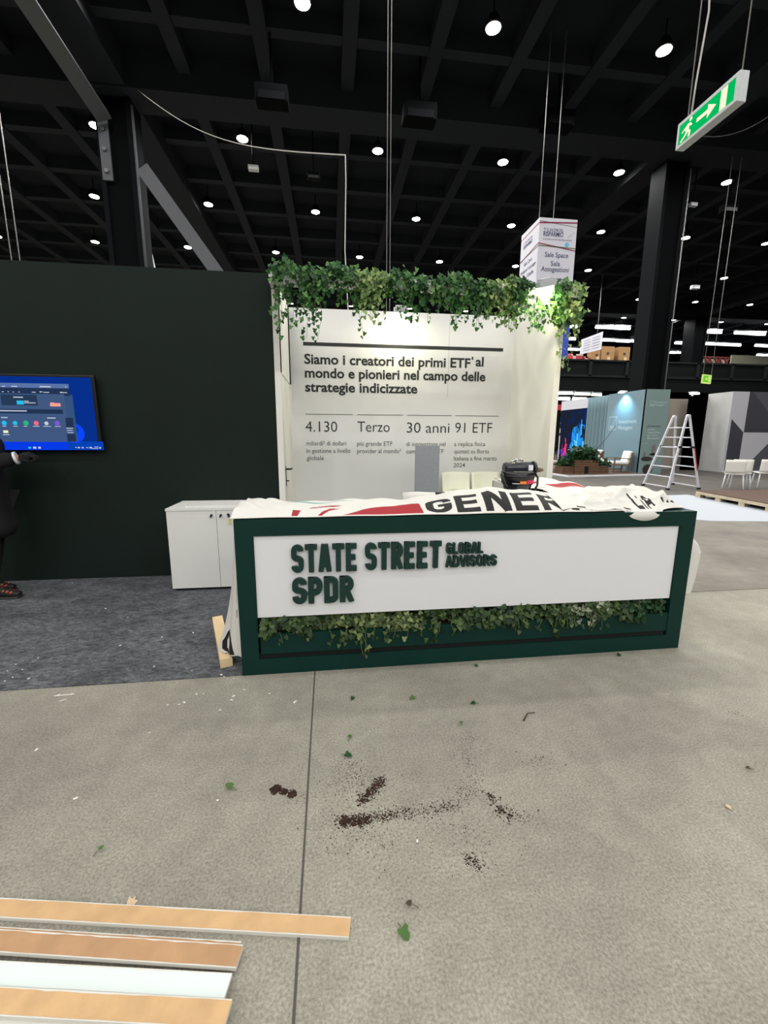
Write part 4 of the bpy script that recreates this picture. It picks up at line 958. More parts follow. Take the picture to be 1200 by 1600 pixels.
    mb = MB(); mb.tube([p+Vector((0, 0, .004)), r+Vector((0, 0, .01)), q+Vector((0, 0, .004))], [.004, .003, .002], 6); tag(mb.build('twig', M['twig']), 'short curved dry twig on the concrete floor right of centre', 'twig')
    p = atZ(205, 1411); mb = MB(); mb.prism([(-.016, -.012), (.006, -.016), (.02, -.004), (.01, .002), (.014, .012), (.002, .006), (-.004, .018), (-.01, .006)], Matrix.Translation(p+Vector((0, 0, .004))) @ Euler((.3, .15, .4)).to_matrix().to_4x4(), .004)
    tag(mb.build('bark_chip', M['bark']), 'ragged beige chip on the floor behind the longest board strip', 'chip')
    p = atZ(1137, 1262); mb = MB(); mb.prism([(-.012, -.01), (.012, -.012), (.014, .004), (-.004, .01)], Matrix.Translation(p+Vector((0, 0, .003))) @ Euler((.2, .1, 1)).to_matrix().to_4x4(), .003); tag(mb.build('paper_scrap', M['bark']), 'small beige scrap on the floor at the right', 'scrap')
    mb = MB()
    for px, py in ((262, 1102), (280, 1101), (288, 1098), (307, 1085), (318, 1084), (365, 1088), (362, 1094), (382, 1078), (344, 1110), (234, 1145), (118, 1248), (57, 1172), (92, 1086), (113, 1085), (462, 1096), (460, 1098), (421, 1084), (340, 1251), (652, 1315), (350, 1058), (365, 1060), (346, 1056), (200, 966), (12, 1050), (20, 1060), (35, 1048), (25, 1040), (60, 1030), (241, 1043), (302, 990), (253, 997), (165, 952), (8, 1066), (45, 1062), (188, 1010), (300, 1050), (113, 912)):
        p = atZ(px, py); r = random.uniform(.003, .007); a = random.uniform(0, 3); z0 = .007 if (p.y > 2.53) else .001
        mb.box((p.x, p.y, z0+.0012), (r*2.4, r*1.4, .002), (0, 0, a))
    p = atZ(98, 1087); mb.box((p.x, p.y, .003), (.09, .006, .002), (0, 0, .05)); p = atZ(98, 1095); mb.box((p.x, p.y, .003), (.035, .005, .002), (0, 0, .5))
    tag(mb.build('plaster_flakes', M['paper']), 'white plaster flakes strewn on the floor before the carpet edge', 'debris', kind='stuff')
litter()

# ------------------------------------------------------------------ hanging signs and cables
def hanging():
    X = 5.0; y0, y1, z0, z1 = 5.37, 6.305, 5.525, 5.855; dp = .13
    t = thing('exit_sign', 'large green running-man exit sign box hanging from the ceiling at top right', 'exit sign', (X, (y0+y1)/2, z0))
    mb = MB(); mb.span((X, y0, z0), (X+dp, y1, z1), .006); mb.build('case', M['sbox'], t)
    xf = X-.0015
    def Q(a, b, c, d, k): return [(xf-.001*k, y1-a*(y1-y0), z0+b*(z1-z0)), (xf-.001*k, y1-c*(y1-y0), z0+b*(z1-z0)), (xf-.001*k, y1-c*(y1-y0), z0+d*(z1-z0)), (xf-.001*k, y1-a*(y1-y0), z0+d*(z1-z0))]
    def PZ(pts, k): return [(xf-.001*k, y1-a*(y1-y0), z0+b*(z1-z0)) for a, b in pts]
    mb = MB(); mb.face(Q(.045, .12, .95, .86, 0)); mb.build('sign_face', M['exitg'], t, recalc=False)
    mb = MB(); mb.face(Q(.74, .12, .84, .84, 1)); mb.face(PZ([(.36, .43), (.54, .43), (.54, .25), (.68, .5), (.54, .75), (.54, .58), (.36, .58)], 1)); mb.build('arrow_and_door', M['exitw'], t, recalc=False)
    mb = MB(); mb.face(PZ([(.25+.028*math.cos(a*PI/6), .77+.07*math.sin(a*PI/6)) for a in range(12)], 1))
    for pl in ([(.14, .55), (.2, .68), (.25, .66), (.23, .42), (.18, .40)], [(.18, .42), (.23, .42), (.2, .3), (.11, .14), (.075, .17), (.15, .32)], [(.19, .44), (.24, .42), (.27, .33), (.26, .15), (.22, .15), (.23, .31)], [(.22, .66), (.25, .66), (.29, .52), (.27, .5), (.23, .58)], [(.15, .6), (.18, .64), (.12, .46), (.09, .5)]): mb.face(PZ(pl, 1))
    mb.build('running_figure', M['exitw'], t, recalc=False)
    mb = MB(); mb.tube([(X+.06, y0+.04, z1), (X+.06, y0+.03, 12.3)], .008, 6); mb.build('chain', M['wire'], t)
    mb = MB(); mb.tube([(X+.06, y1-.1, z1), (X+.06, y1-.1, 12.3)], .008, 6); mb.build('chain', M['wire'], t)
    mb = MB(); mb.tube([(X+.07, y1-.14, z1), (X+.07, y1-.16, z1+.4), (X+.1, y1-.2, z1+1.2), (X+.07, y1-.12, z1+2.2), (X+.07, y1-.12, 12.3)], .012, 6); mb.build('cable', M['cable'], t)
    a = Vector((X+.1, y1-.3, z0+.02)); mb = MB(); mb.tube([a+Vector((.9*k/8, .0, -.0+.30*(k/8)**2-.06*(k/8))) for k in range(17)], .006, 5); mb.build('side_cable', M['darkmetal'], t)
    # hanging box sign
    x0, x1, Y0, Y1, Z0, Z1 = 6.23, 7.41, 13.0, 14.2, 5.55, 7.78
    t = thing('hanging_box_sign', 'large white hanging box sign with room names above the ivy', 'sign', ((x0+x1)/2, (Y0+Y1)/2, Z0))
    mb = MB(); mb.span((x0, Y0, Z0), (x1, Y1, Z1)); mb.build('box', M['boxsign'], t)
    yf = Y0-.004
    mb = MB()
    def ln(m, a, b, th): # stripe on front, fractions
        (u0, v0), (u1, v1) = a, b; mb.use(m)
        mb.face([(x0+u0*1.18, yf, Z1-v0*2.23), (x0+u1*1.18, yf, Z1-v1*2.23), (x0+u1*1.18, yf, Z1-v1*2.23-th), (x0+u0*1.18, yf, Z1-v0*2.23-th)])
    def lnl(m, a, b, th):
        (u0, v0), (u1, v1) = a, b; mb.use(m); xl = x0-.004
        mb.face([(xl, Y0+u0*1.2, Z1-v0*2.23), (xl, Y0+u1*1.2, Z1-v1*2.23), (xl, Y0+u1*1.2, Z1-v1*2.23-th), (xl, Y0+u0*1.2, Z1-v0*2.23-th)])
    ln(M['wine'], (0, .053), (1, .03), .04); ln(M['olive'], (0, .036), (1, .089), .015); ln(M['wine'], (0, .300), (1, .372), .03); ln(M['olive'], (0, .328), (1, .344), .03)
    mb.use(M['navyink'])
    text_bm(mb, '"S" IL SALONE DEL', XZ(x0+.14, yf, Z1-0.353), .62, .085, .01); text_bm(mb, 'RISPARMIO', XZ(x0+.14, yf, Z1-0.488), .63, .13, .02); text_bm(mb, 'IL FUTURO HA UN GRANDE VALORE', XZ(x0+.14, yf, Z1-0.588), .9, .04, .0)
    text_bm(mb, 'Sale Space', XZ(x0+.6, yf, Z1-1.046), .74, .14, .01, 'CENTER'); text_bm(mb, 'Sala', XZ(x0+.58, yf, Z1-1.283), .3, .14, .01, 'CENTER'); text_bm(mb, 'Assogestioni', XZ(x0+.58, yf, Z1-1.441), .88, .14, .01, 'CENTER'); text_bm(mb, 'Corner', XZ(x0+.66, yf, Z1-1.713), .5, .13, .01, 'CENTER')
    mb.use(M['sky']).face([(x0+.90+.065*math.cos(k*PI/8), yf-.001, Z1-.69+.065*math.sin(k*PI/8)) for k in range(16)])
    mb.use(M['greyink'])
    for a in ((.75, .22, .95, .15), (.78, .235, .84, .2), (.86, .2, .9, .2)): ln(M['greyink'], (a[0], a[1]), (a[2], a[3]), .012)
    mb.build('front_print', None, t, recalc=False); mb = MB()
    lnl(M['wine'], (0, .053), (1, .07), .025); lnl(M['wine'], (0, .30), (1, .36), .03); lnl(M['olive'], (0, .335), (1, .35), .025)
    mb.use(M['navyink'])
    YZ = lambda y, z: Matrix(((0, 0, 1, x0-.004), (-1, 0, 0, y), (0, 1, 0, z), (0, 0, 0, 1)))
    text_bm(mb, 'IL SALONE DEL', YZ(Y0+1.0, Z1-.36), .6, .07); text_bm(mb, 'RISPARMIO', YZ(Y0+1.0, Z1-.49), .6, .1, .02); text_bm(mb, 'Sala Coro', YZ(Y0+.9, Z1-1.02), .55, .11, .01); text_bm(mb, 'Relatori Lounge', YZ(Y0+1.1, Z1-1.22), 1.0, .11, .01); text_bm(mb, 'Sala Gialla', YZ(Y0+1.0, Z1-1.42), .8, .11, .01); text_bm(mb, 'Bar', YZ(Y0+.7, Z1-1.70), .3, .11, .01)
    mb.build('side_print', None, t, recalc=False)
    for xx, yy in ((x0+.12, Y0+.3), (x0+.62, Y0+.4)):
        mb = MB(); mb.tube([(xx, yy, Z1), (xx, yy, 12.75)], .012, 6); mb.build('suspension_wire', M['wire'], t)
    # cable from pillar, then dropping to the stand wall
    a = Vector((-5.5, 15.5, 11.6)); b = Vector((.33, 7.6, 5.85))
    mb = MB(); mb.tube([a.lerp(b, k/16)-Vector((0, 0, .45*math.sin(PI*k/16))) for k in range(17)]+[Vector((.335, 7.6, 5.5)), Vector((.30, 7.4, 4.4)), Vector((.33, 7.0, 3.2)), Vector((.33, 6.9, 0.0))], .009, 5)
    tag(mb.build('cable', M['cable']), 'thin pale cable slung from the left pillar and dropping behind the printed wall', 'cable')
    for k, (px, py0, py1, Y) in enumerate(((604, 330, 450, 6.5), (609, 330, 450, 6.5), (20, 340, 420, 14), (33, 335, 420, 14))):
        p = at(px, py1, Y); mb = MB(); mb.tube([(p.x, Y, p.z-.4 if Y < 10 else p.z-2), (p.x, Y, 12.75)], .006 if Y < 10 else .014, 5)
        tag(mb.build('hanging_wire', M['wire']), ['thin hanging wire above the ivy middle, left of a pair', 'thin hanging wire above the ivy middle, right of a pair', 'thin steel wire above the green wall at far left, left of a pair', 'thin steel wire above the green wall at far left, right of a pair'][k], 'wire')
    for k, (px, py, Y, s, m, lab) in enumerate(((396, 263, 17, .35, 'sbox', 'small pale box fitting hanging below the ceiling right of the left pillar'), (490, 276, 17.5, .45, 'pillar2', 'dark round-fronted fixture under the ceiling left of centre'), (425, 152, 14, .9, 'pillar', 'black ventilation box under the ceiling at upper left'), (655, 180, 14.5, 1.0, 'pillar', 'black ventilation box under the ceiling at upper centre'), (870, 190, 14.8, 1.0, 'pillar', 'black ventilation box under the ceiling behind the sign wires'), (1086, 449, 26, .5, 'sbox', 'small pale box fitting right of the right pillar'), (1083, 320, 17, .3, 'sbox', 'small pale box on the right side of the right pillar'), (1138, 327, 17, .6, 'pillar2', 'dark round-fronted fixture under the ceiling at right'))):
        p = at(px, py, Y); t = thing('ceiling_fixture', lab, 'fixture', p)
        mb = MB(); mb.box(p, (s, s*.5, s*.45), None, .02); mb.build('case', M[m], t)
        mb = MB(); mb.box(p-Vector((0, s*.26, s*.1)), (s*.8, .02, s*.2)); mb.build('front_grille', M['pillar2'] if m == 'pillar' else M['lab'] if m == 'sbox' else M['darkmetal'], t)
        mb = MB(); mb.tube([p+Vector((0, 0, s*.2)), (p.x, p.y, 12.75)], .03, 6); mb.build('hanger', M['pillar'], t)
    # far exit sign
    t = thing('exit_sign', 'small far green exit sign hanging before the balcony at right', 'exit sign', (15.28, 16, 3.6))
    mb = MB(); mb.box((15.28, 16.05, 3.78), (.58, .08, .34), (0, 0, .35)); mb.build('case', M['exits2'], t)
    mb = MB(); mb.box((15.25, 16.0, 3.78), (.5, .02, .25), (0, 0, .35)); mb.build('sign_face', M['exits'], t)
    mb = MB(); mb.box((15.38, 16.02, 3.78), (.09, .02, .2), (0, 0, .35)); mb.box((15.2, 15.965, 3.78), (.16, .02, .06), (0, 0, .35)); mb.build('arrow_and_door', M['exits2'], t)
    for xx in (15.1, 15.48):
        mb = MB(); mb.tube([(xx, 16.05, 3.94), (xx, 16.05, 12.3)], .012, 5); mb.build('suspension_wire', M['wire'], t)
hanging()

# ------------------------------------------------------------------ stands in the background
def background():
    # blue grey stand
    bx, by, zt = 12.1, 15.3, 3.26
    t = thing('blue_stand', 'blue grey exhibition stand with lettering behind the aluminium ladder', 'exhibition stand', (bx, by, 0))
    mb = MB(); mb.span((bx, by, 0), (bx+.08, 17.55, zt)); mb.build('side_wall', M['bluew'], t)
    mb = MB(); mb.span((bx, by-.005, 0), (13.1, by+.08, zt)); mb.build('front_wall', M['blued'], t)
    mb = MB(); mb.span((bx+.2, 17.55, 0), (bx+.28, 19.3, zt)); mb.build('backing_wall', M['bluew'], t)
    def cf(u, v):
        y = 17.5+1.6*u; z = .06+3.18*v
        return Vector((bx+.06+.06*math.sin(u*2*PI*6), y, z))
    sheet('curtain', 90, 6, cf, [], M['curtain'], t)
    mb = MB(); mb.use(M['wtext'])
    YZ = lambda y, z, x: Matrix(((0, 0, -1, x), (-1, 0, 0, y), (0, 1, 0, z), (0, 0, 0, 1)))
    xl = bx-.004
    text_bm(mb, 'Investment', YZ(16.72, 2.0, xl), 1.05, .17, .0); text_bm(mb, 'Managers', YZ(16.72, 1.75, xl), .85, .17, .0)
    for a, b in (((17.36, 2.28), (16.86, 2.28)), ((17.36, 1.74), (16.86, 1.74))): mb.face([(xl, a[0], a[1]), (xl, b[0], b[1]), (xl, b[0], b[1]+.02), (xl, a[0], a[1]+.02)])
    for y in (17.36, 16.87): mb.face([(xl, y, 1.74), (xl, y-.015, 1.74), (xl, y-.015, 2.28), (xl, y, 2.28)])
    mb.face([(xl, 17.1, 1.95), (xl, 17.08, 1.95), (xl, 16.88, 2.27), (xl, 16.9, 2.27)]); text_bm(mb, 'AXA', YZ(17.28, 1.8, xl), .3, .14, .02)
    yf = by-.009
    text_bm(mb, 'Investment', XZ(12.5, yf, 2.75), .5, .075); text_bm(mb, 'Managers', XZ(12.5, yf, 2.65), .4, .075); text_bm(mb, 'AXA', XZ(12.32, yf, 2.65), .12, .07, .02)
    for q in ((12.29, 2.63, 12.3, 2.83), (12.45, 2.63, 12.46, 2.83), (12.29, 2.63, 12.46, 2.64), (12.29, 2.82, 12.46, 2.83)): mb.face([(q[0], yf, q[1]), (q[2], yf, q[1]), (q[2], yf, q[3]), (q[0], yf, q[3])])
    for k, (tx, wd) in enumerate((('la nostra', .3), ('responsabilità', .5), ('per il futuro', .42), ('dell\'ambiente', .52))): text_bm(mb, tx, XZ(12.33, yf, 1.72-.115*k), wd, .07, .01)
    text_bm(mb, 'scopri', XZ(12.2, yf, 1.2), .2, .03)
    mb.use(M['dark']); text_bm(mb, 'L\'attenzione', XZ(12.38, yf, 1.85), .45, .06, .01); mb.face([(12.27, yf, 1.8), (12.3, yf, 1.8), (12.36, yf, 1.92), (12.34, yf, 1.92)])
    mb.build('lettering', None, t, recalc=False)
    mb = MB()
    def ell(m, cx, cz, rx, rz): mb.use(m).face([(cx+rx*math.cos(k*PI/12), yf-.001, cz+rz*math.sin(k*PI/12)) for k in range(24)])
    ell(M['greyb'], 12.66, .97, .09, .2); ell(M['greyb'], 12.3, .76, .06, .12); ell(M['dark'], 12.42, .6, .25, .09); ell(M['dark'], 12.66, .78, .16, .05); ell(M['dark'], 12.5, .19, .22, .2)
    mb.build('pebble_print', None, t, recalc=False)
    mb = MB(); mb.box((bx-.14, 16.45, zt+.02), (.3, .1, .06)); mb.build('spotlight_arm', M['lab'], t)
    mb = MB(); mb.box((bx-.22, 16.45, zt-.02), (.16, .2, .03)); mb.build('spotlight_glass', glow('blue spot', (220, 250, 255), 8), t)
    l = bpy.data.lights.new('stand_light', 'SPOT'); l.energy = 210; l.color = (.35, .75, 1); l.spot_size = math.radians(110); l.spot_blend = .8; l.shadow_soft_size = .08
    lo = bpy.data.objects.new('stand_light', l); C.objects.link(lo); lo.location = (bx-.25, 16.45, zt-.06); lo.rotation_euler = (0, math.radians(-25), 0)
    # screen wall beyond the curtain
    t = thing('led_wall', 'tall dark video wall with blue and pink picture beside the grey blue curtain', 'video wall', (bx+.1, 20.4, 0))
    mb = MB(); mb.span((bx+.14, 19.2, 0), (bx+.3, 21.6, zt)); mb.build('frame', M['fascia'], t)
    mb = MB(); xs = bx+.136; k = [0]
    def RP(m, pts): k[0] += 1; mb.use(M[m]).face([(xs-.0003*k[0], y, z) for y, z in pts])
    RP('scr_dark', [(19.25, .05), (21.5, .05), (21.5, 2.8), (19.25, 2.8)]); RP('scr_deep', [(19.25, 1.9), (20.4, 2.0), (20.8, 2.6), (19.25, 2.8)])
    RP('scr_viol', [(20.9, .05), (21.5, .05), (21.5, .7), (21.2, .8)])
    RP('scr_blue', [(19.55, .6), (20.5, .5), (20.45, 1.0), (20.3, 1.9), (20.0, 1.95), (20, 1.6), (19.75, 1.6), (19.7, 2.05), (19.35, 2.0), (19.4, 1.2)])
    RP('scr_cyan', [(19.8, .6), (20.2, .6), (20.15, 1.3), (19.95, 1.2), (19.85, 1.5)]); RP('scr_pink', [(20.7, .5), (21.15, .45), (21.0, .8), (20.9, 1.3), (20.75, 1.35), (20.75, 1.0)]); RP('scr_deep', [(20.3, 1.2), (20.7, 1.1), (20.8, 1.6), (20.5, 1.7)]); RP('scr_cyan', [(19.3, .7), (19.4, .7), (19.42, 1.2), (19.32, 1.25)])
    rg = random.Random(5)
    for _ in range(150):
        y = rg.uniform(19.3, 21.4); z = rg.uniform(.1, 2.75); c = rg.random()
        if 19.4 < y < 20.45 and z < 1.95: m = 'scr_cyan' if c < .3 else 'scr_blue' if c < .7 else 'scr_deep'; hh = rg.uniform(.15, .5); ww = rg.uniform(.02, .06)
        elif 20.65 < y < 21.2 and z < 1.3: m = 'scr_pink' if c < .5 else 'scr_viol'; hh = rg.uniform(.08, .25); ww = rg.uniform(.03, .08)
        else: m = 'scr_dark' if c < .7 else 'scr_deep'; hh = rg.uniform(.1, .35); ww = rg.uniform(.08, .3)
        RP(m, [(y, z), (y+ww, z-.03), (min(y+ww*1.1, 21.49), min(z+hh, 2.79)), (y+.02, min(z+hh, 2.79))])
    mb.build('screen', None, t, recalc=False)
    t = thing('far_screen', 'second dark picture wall with rose and teal shapes just right of the white wall end', 'video wall', (12.6, 24.5, 0))
    mb = MB(); mb.span((12.6, 23.2, 0), (12.75, 26.5, 2.9)); mb.build('frame', M['fascia'], t)
    mb = MB(); xs = 12.596; k[0] = 0
    RP('scr_dark', [(23.3, .1), (26.4, .1), (26.4, 2.75), (23.3, 2.75)]); RP('scr_rose', [(24.0, 2.3), (26, 2.2), (26, 2.7), (24.5, 2.7)]); RP('scr_rose', [(24.2, 1.6), (25.2, 1.6), (25, 2.0), (24.4, 1.9)]); RP('scr_pink', [(24.2, 1.0), (25.4, 1.0), (25.2, 1.35), (24.4, 1.4)]); RP('scr_teal', [(23.3, .1), (26.4, .1), (26.4, .8), (23.3, .7)])
    mb.build('screen', None, t, recalc=False)
    mb = MB(); mb.span((12.9, 26.2, 3.1), (16, 26.4, 3.45)); mb.span((12.9, 26.55, 0), (13.0, 26.65, 3.4)); mb.span((12.9, 26.3, 3.2), (13.0, 26.65, 3.4)); mb.span((15.9, 26.2, 0), (16, 26.4, 3.2)); tag(mb.build('red_fascia', M['crim']), 'red fascia strip below the balcony just right of the white wall', 'fascia')
    mb = MB(); mb.use(M['base']).prism([(8.55, 14.3), (11.0, 14.62), (12.1, 14.7), (12.1, 24), (7.6, 24)], Matrix.Translation((0, 0, .0)), .05); mb.use(M['floorw']).prism([(8.7, 14.45), (11.0, 14.75), (12.09, 14.8), (12.09, 23.9), (7.9, 23.9)], Matrix.Translation((0, 0, .05)), .003)
    tag(mb.build('stand_platform', None), 'low white-edged platform floor of the blue grey stand', 'platform')
    # planter
    z0 = .053
    t = thing('slatted_planter', 'stepped brown slatted wooden planter with dark green plants', 'planter', (9.7, 15.4, z0))
    def slats(nm, xa, xb, ya, yb, h):
        mb = MB(); n = int(h/.075)
        for q in range(n): mb.use(M['wood']).span((xa, ya, z0+q*h/n+.008), (xb, yb, z0+(q+1)*h/n-.006))
        mb.use(M['slot']).span((xa+.02, ya+.02, z0), (xb-.02, yb-.02, z0+h-.02)); mb.build(nm, None, t)
    slats('centre_box', 9.32, 10.3, 15.15, 15.75, .52); slats('left_box', 8.85, 9.32, 15.2, 15.75, .28); slats('right_box', 10.3, 10.78, 15.2, 15.75, .3)
    mb = MB(); mb.span((9.73, 15.13, z0), (9.88, 15.15, z0+.28)); mb.build('socket_opening', M['slot'], t)
    for lab, xa, xb, zb, n, sz in (('bushy dark green plant in the tall middle box of the slatted planter', 9.3, 10.25, .5, 520, .17), ('dark green plant in the low left box of the slatted planter', 8.85, 9.35, .3, 200, .14), ('dark green plant with white flowers in the low right box of the slatted planter', 10.3, 10.8, .28, 200, .14)):
        L = []
        for _ in range(n):
            p = Vector((random.uniform(xa, xb), random.uniform(15.2, 15.7), z0+zb+random.uniform(-.02, .55 if n > 300 else .3)*random.random()**.6))
            L.append((p, rnd(1)+Vector((0, -.5, .8)), Vector((random.uniform(-1, 1), random.uniform(-1, .3), random.uniform(-.3, 1))), sz*random.uniform(.6, 1.1)))
        tt = ivy_plant('leafy_plant', lab, 'plant', 'plants in the slatted planter', ((xa+xb)/2, 15.45, zb), L, [[Vector(((xa+xb)/2, 15.45, zb-.05)), Vector(((xa+xb)/2, 15.45, zb+.3))]], M['plantd'], 'heart')
        if 'flowers' in lab:
            mb = MB()
            for q in ((10.28, 15.15, .72), (10.4, 15.15, .6), (10.33, 15.15, .88), (10.5, 15.2, .55)): bmesh.ops.create_icosphere(mb.bm, subdivisions=1, radius=.05, matrix=Matrix.Translation(q) @ Matrix.Diagonal((1, .6, 1.2, 1)))
            mb.build('flowers', M['cushion'], tt)
    mb = MB(); mb.tube([(10.3, 15.6, .8), (11.0, 15.9, 1.35), (11.6, 16.2, 1.9)], .012, 5); tag(mb.build('bare_branch', M['twig']), 'thin bare branch leaning against the curtain of the blue grey stand', 'branch')
    # armchairs
    proto = None
    for (x, y, rz, lab) in ((11.55, 15.75, -PI/2-.15, 'wooden armchair with white cushions facing left at the blue grey stand'), (11.3, 17.2, PI+.1, 'wooden armchair with white cushions behind the slatted planter'), (8.85, 16.3, PI/2+.2, 'wooden armchair with white cushions partly hidden by the white wall end')):
        if proto is None:
            t = thing('armchair', lab, 'armchair', (0, 0, 0), 'armchairs on the blue grey stand'); proto = t
            for sx in (-.3, .3):
                mb = MB(); mb.bar((sx, -.32, 0), (sx, -.3, .56), .045, .045); mb.bar((sx, .3, 0), (sx, .36, .78), .045, .045); mb.build('leg', M['wood2'], t)
                mb = MB(); mb.bar((sx, -.34, .57), (sx, .36, .55), .06, .03); mb.build('armrest', M['wood2'], t)
                mb = MB(); mb.bar((sx, -.31, .1), (sx, .31, .1), .03, .03); mb.build('rail', M['wood2'], t)
            mb = MB(); mb.span((-.3, -.3, .28), (.3, .3, .32)); mb.build('seat_frame', M['wood2'], t)
            mb = MB(); mb.box((0, -.02, .38), (.54, .6, .12), None, .04); mb.build('seat_cushion', M['cushion'], t)
            mb = MB(); mb.box((0, .3, .6), (.54, .12, .5), (-.22, 0, 0), .04); mb.build('back_cushion', M['cushion'], t)
            mb = MB(); mb.box((0, .37, .58), (.6, .025, .42), (-.2, 0, 0)); mb.build('back_panel', M['wood2'], t)
            t.location = (x, y, .053); t.rotation_euler = (0, 0, rz)
        else:
            c = copy_tree(proto, (x, y, .053), lab); c.rotation_euler = (0, 0, rz)
    # walls next to it
    mb = MB(); mb.span((13.3, 17.6, 0), (16.0, 17.7, 3.13)); tag(mb.build('beige_partition', M['beige']), 'beige partition wall between the blue grey stand and the black doorway', 'partition')
    mb = MB(); mb.span((15.55, 17.0, 0), (16.45, 17.1, 3.2)); tag(mb.build('black_drape', M['blk']), 'black drape closing the doorway left of the grey patterned stand', 'drape')
    t = thing('lit_lamp', 'small lit lamp at the top of the black doorway', 'lamp', (15.6, 16.9, 3.1))
    mb = MB(); mb.box((15.62, 16.9, 3.3), (.38, .12, .07)); mb.build('lamp_glass', glow('door lamp', (255, 248, 235), 5), t)
    mb = MB(); mb.span((15.45, 16.9, 3.335), (15.8, 17.05, 3.38)); mb.span((15.6, 17.0, 3.19), (15.66, 17.05, 3.36)); mb.build('housing', M['sbox'], t)
    # grey patterned stand
    gx, gy, gt = 16.4, 15.85, 3.3
    t = thing('patterned_stand', 'grey exhibition stand with large light and charcoal shapes at right edge', 'exhibition stand', (gx, gy, 0))
    mb = MB(); mb.span((gx, gy, 0), (gx+.08, 17.0, gt)); mb.build('side_wall', M['greyw'], t)
    mb = MB(); mb.span((gx, gy-.004, 0), (20.5, gy+.08, gt)); mb.build('front_wall', M['patl'], t)
    mb = MB(); yf = gy-.007
    def PP(m, pts, e=0): mb.use(M[m]).face([(x, yf-e, z) for x, z in pts])
    PP('patd', [(16.5, 2.2), (17.14, 1.66), (17.14, .06), (16.5, .06)]); PP('patd', [(17.16, 3.3), (20.5, 3.3), (20.5, 1.66), (17.16, 1.66)]); PP('patd2', [(17.25, 3.3), (20.5, 3.3), (20.5, .9), (18.2, 2.4)], .001) if False else None
    PP('patd2', [(17.3, 3.3), (20.5, 3.3), (18.7, 2.0)], .001); PP('patd2', [(18.45, 1.25), (17.75, .5), (17.85, .06), (20.5, .06), (20.5, 1.25)])
    mb.build('wall_pattern', None, t, recalc=False)
    mb = MB(); mb.box((18.35, gy-.2, 2.1), (.22, .2, .1)); mb.build('wall_lamp', M['lab'], t)
    mb = MB(); mb.span((gx, gy-.12, 0), (20.5, gy-.005, .05)); mb.build('plinth', M['base'], t)
    # white chairs
    proto = None
    for x, y, rz, lab in ((11.5, 10.7, -.8, 'white plastic chair with its back to us, leftmost before the patterned stand'), (11.95, 10.95, -.65, 'white plastic chair close behind and right of the leftmost one'), (12.75, 10.9, -.5, 'white plastic chair at the right edge before the patterned stand')):
        if proto is None:
            t = thing('plastic_chair', lab, 'chair', (0, 0, 0), 'white chairs before the patterned stand'); proto = t
            mb = MB(); mb.box((0, 0, .445), (.46, .44, .03), None, .012); mb.build('seat', M['cushion'], t)
            mb = MB(); rows = []
            for j in range(6):
                v = j/5; rows.append([mb.bm.verts.new((.23*u/4, -.22-.06*v+.03*(u/4)**2, .46+.38*v)) for u in range(-4, 5)])
            for a, b in zip(rows, rows[1:]):
                for i in range(8): f = mb.bm.faces.new((a[i], a[i+1], b[i+1], b[i])); f.smooth = True
            o = mb.build('backrest', M['cushion'], t); md = o.modifiers.new('s', 'SOLIDIFY'); md.thickness = .02
            for sx in (-1, 1):
                for sy in (-1, 1):
                    mb = MB(); mb.tube([(sx*.19, sy*.18, .44), (sx*.24, sy*.24, 0)], .014, 8); mb.build('leg', M['lab'], t)
            t.location = (x, y, 0); t.rotation_euler = (0, 0, rz)
        else:
            c = copy_tree(proto, (x, y, 0), lab); c.rotation_euler = (0, 0, rz)
    # ladder
    A1, A2 = Vector((10.12, 11.55, 2.05)), Vector((10.02, 10.95, 2.05))
    f1, f2 = Vector((9.52, 11.75, 0)), Vector((9.45, 10.7, 0)); f3, f4 = Vector((10.62, 11.85, 0)), Vector((10.47, 10.75, 0))
    t = thing('step_ladder', 'aluminium A-frame ladder standing open in front of the blue grey stand', 'ladder', (10, 11.2, 0))
    for a, f, off in ((A1, f1, -.04), (A2, f2, -.04), (A1, f3, .04), (A2, f4, .04)):
        a = a+Vector((off, 0, 0)); mb = MB(); mb.bar(a, f, .06, .03, (0, 1, 0)); mb.build('rail', M['metal'], t)
        mb = MB(); mb.box(f+Vector((0, 0, .025)), (.08, .06, .05)); mb.build('foot', M['plastic'], t)
    for (a, b, c, d, off, nr) in ((A1, A2, f1, f2, -.04, 7), (A1, A2, f3, f4, .04, 7)):
        for k in range(1, nr+1):
            q = .02+.135*k; o_ = Vector((off, 0, 0))
            mb = MB(); mb.tube([(a+o_).lerp(c, q), (b+o_).lerp(d, q)], .017, 8); mb.build('rung', M['metal'], t)
    for a in (A1, A2):
        mb = MB(); mb.tube([a+Vector((0, -.04, 0)), a+Vector((0, .04, 0))], .05, 10); mb.build('hinge', M['metal'], t)
    for a, f in ((A1, f1), (A2, f2), (A2, f4)):
        mb = MB(); p = a.lerp(f, .42); mb.box(p, (.1, .07, .05)); mb.build('lock', M['plastic'], t)
    mb = MB(); a, b = (A2+Vector((.075, -.02, 0))).lerp(f4, .42), (A2+Vector((.075, -.02, 0))).lerp(f4, .78); mb.bar(a, b, .03, .02, (0, 1, 0)); mb.build('red_sticker', M['tape'], t)
    # deck on pallets and vinyl
    t = thing('pallet_deck', 'brown deck panel raised on pale pallet timber at right edge', 'deck', (10.5, 8.6, 0))
    P4 = [(9.05, 9.35), (8.72, 6.9), (13.5, 6.7), (13.8, 9.15)]
    mb = MB(); mb.prism(P4, Matrix.Translation((0, 0, .15)), .02); mb.build('deck_board', M['deck'], t)
    mb = MB(); mb.bar((9.06, 9.35, .135), (8.73, 6.9, .135), .03, .03); mb.bar((9.06, 9.35, .1), (8.73, 6.9, .1), .03, .03); mb.build('edge_board', M['pallet'], t)
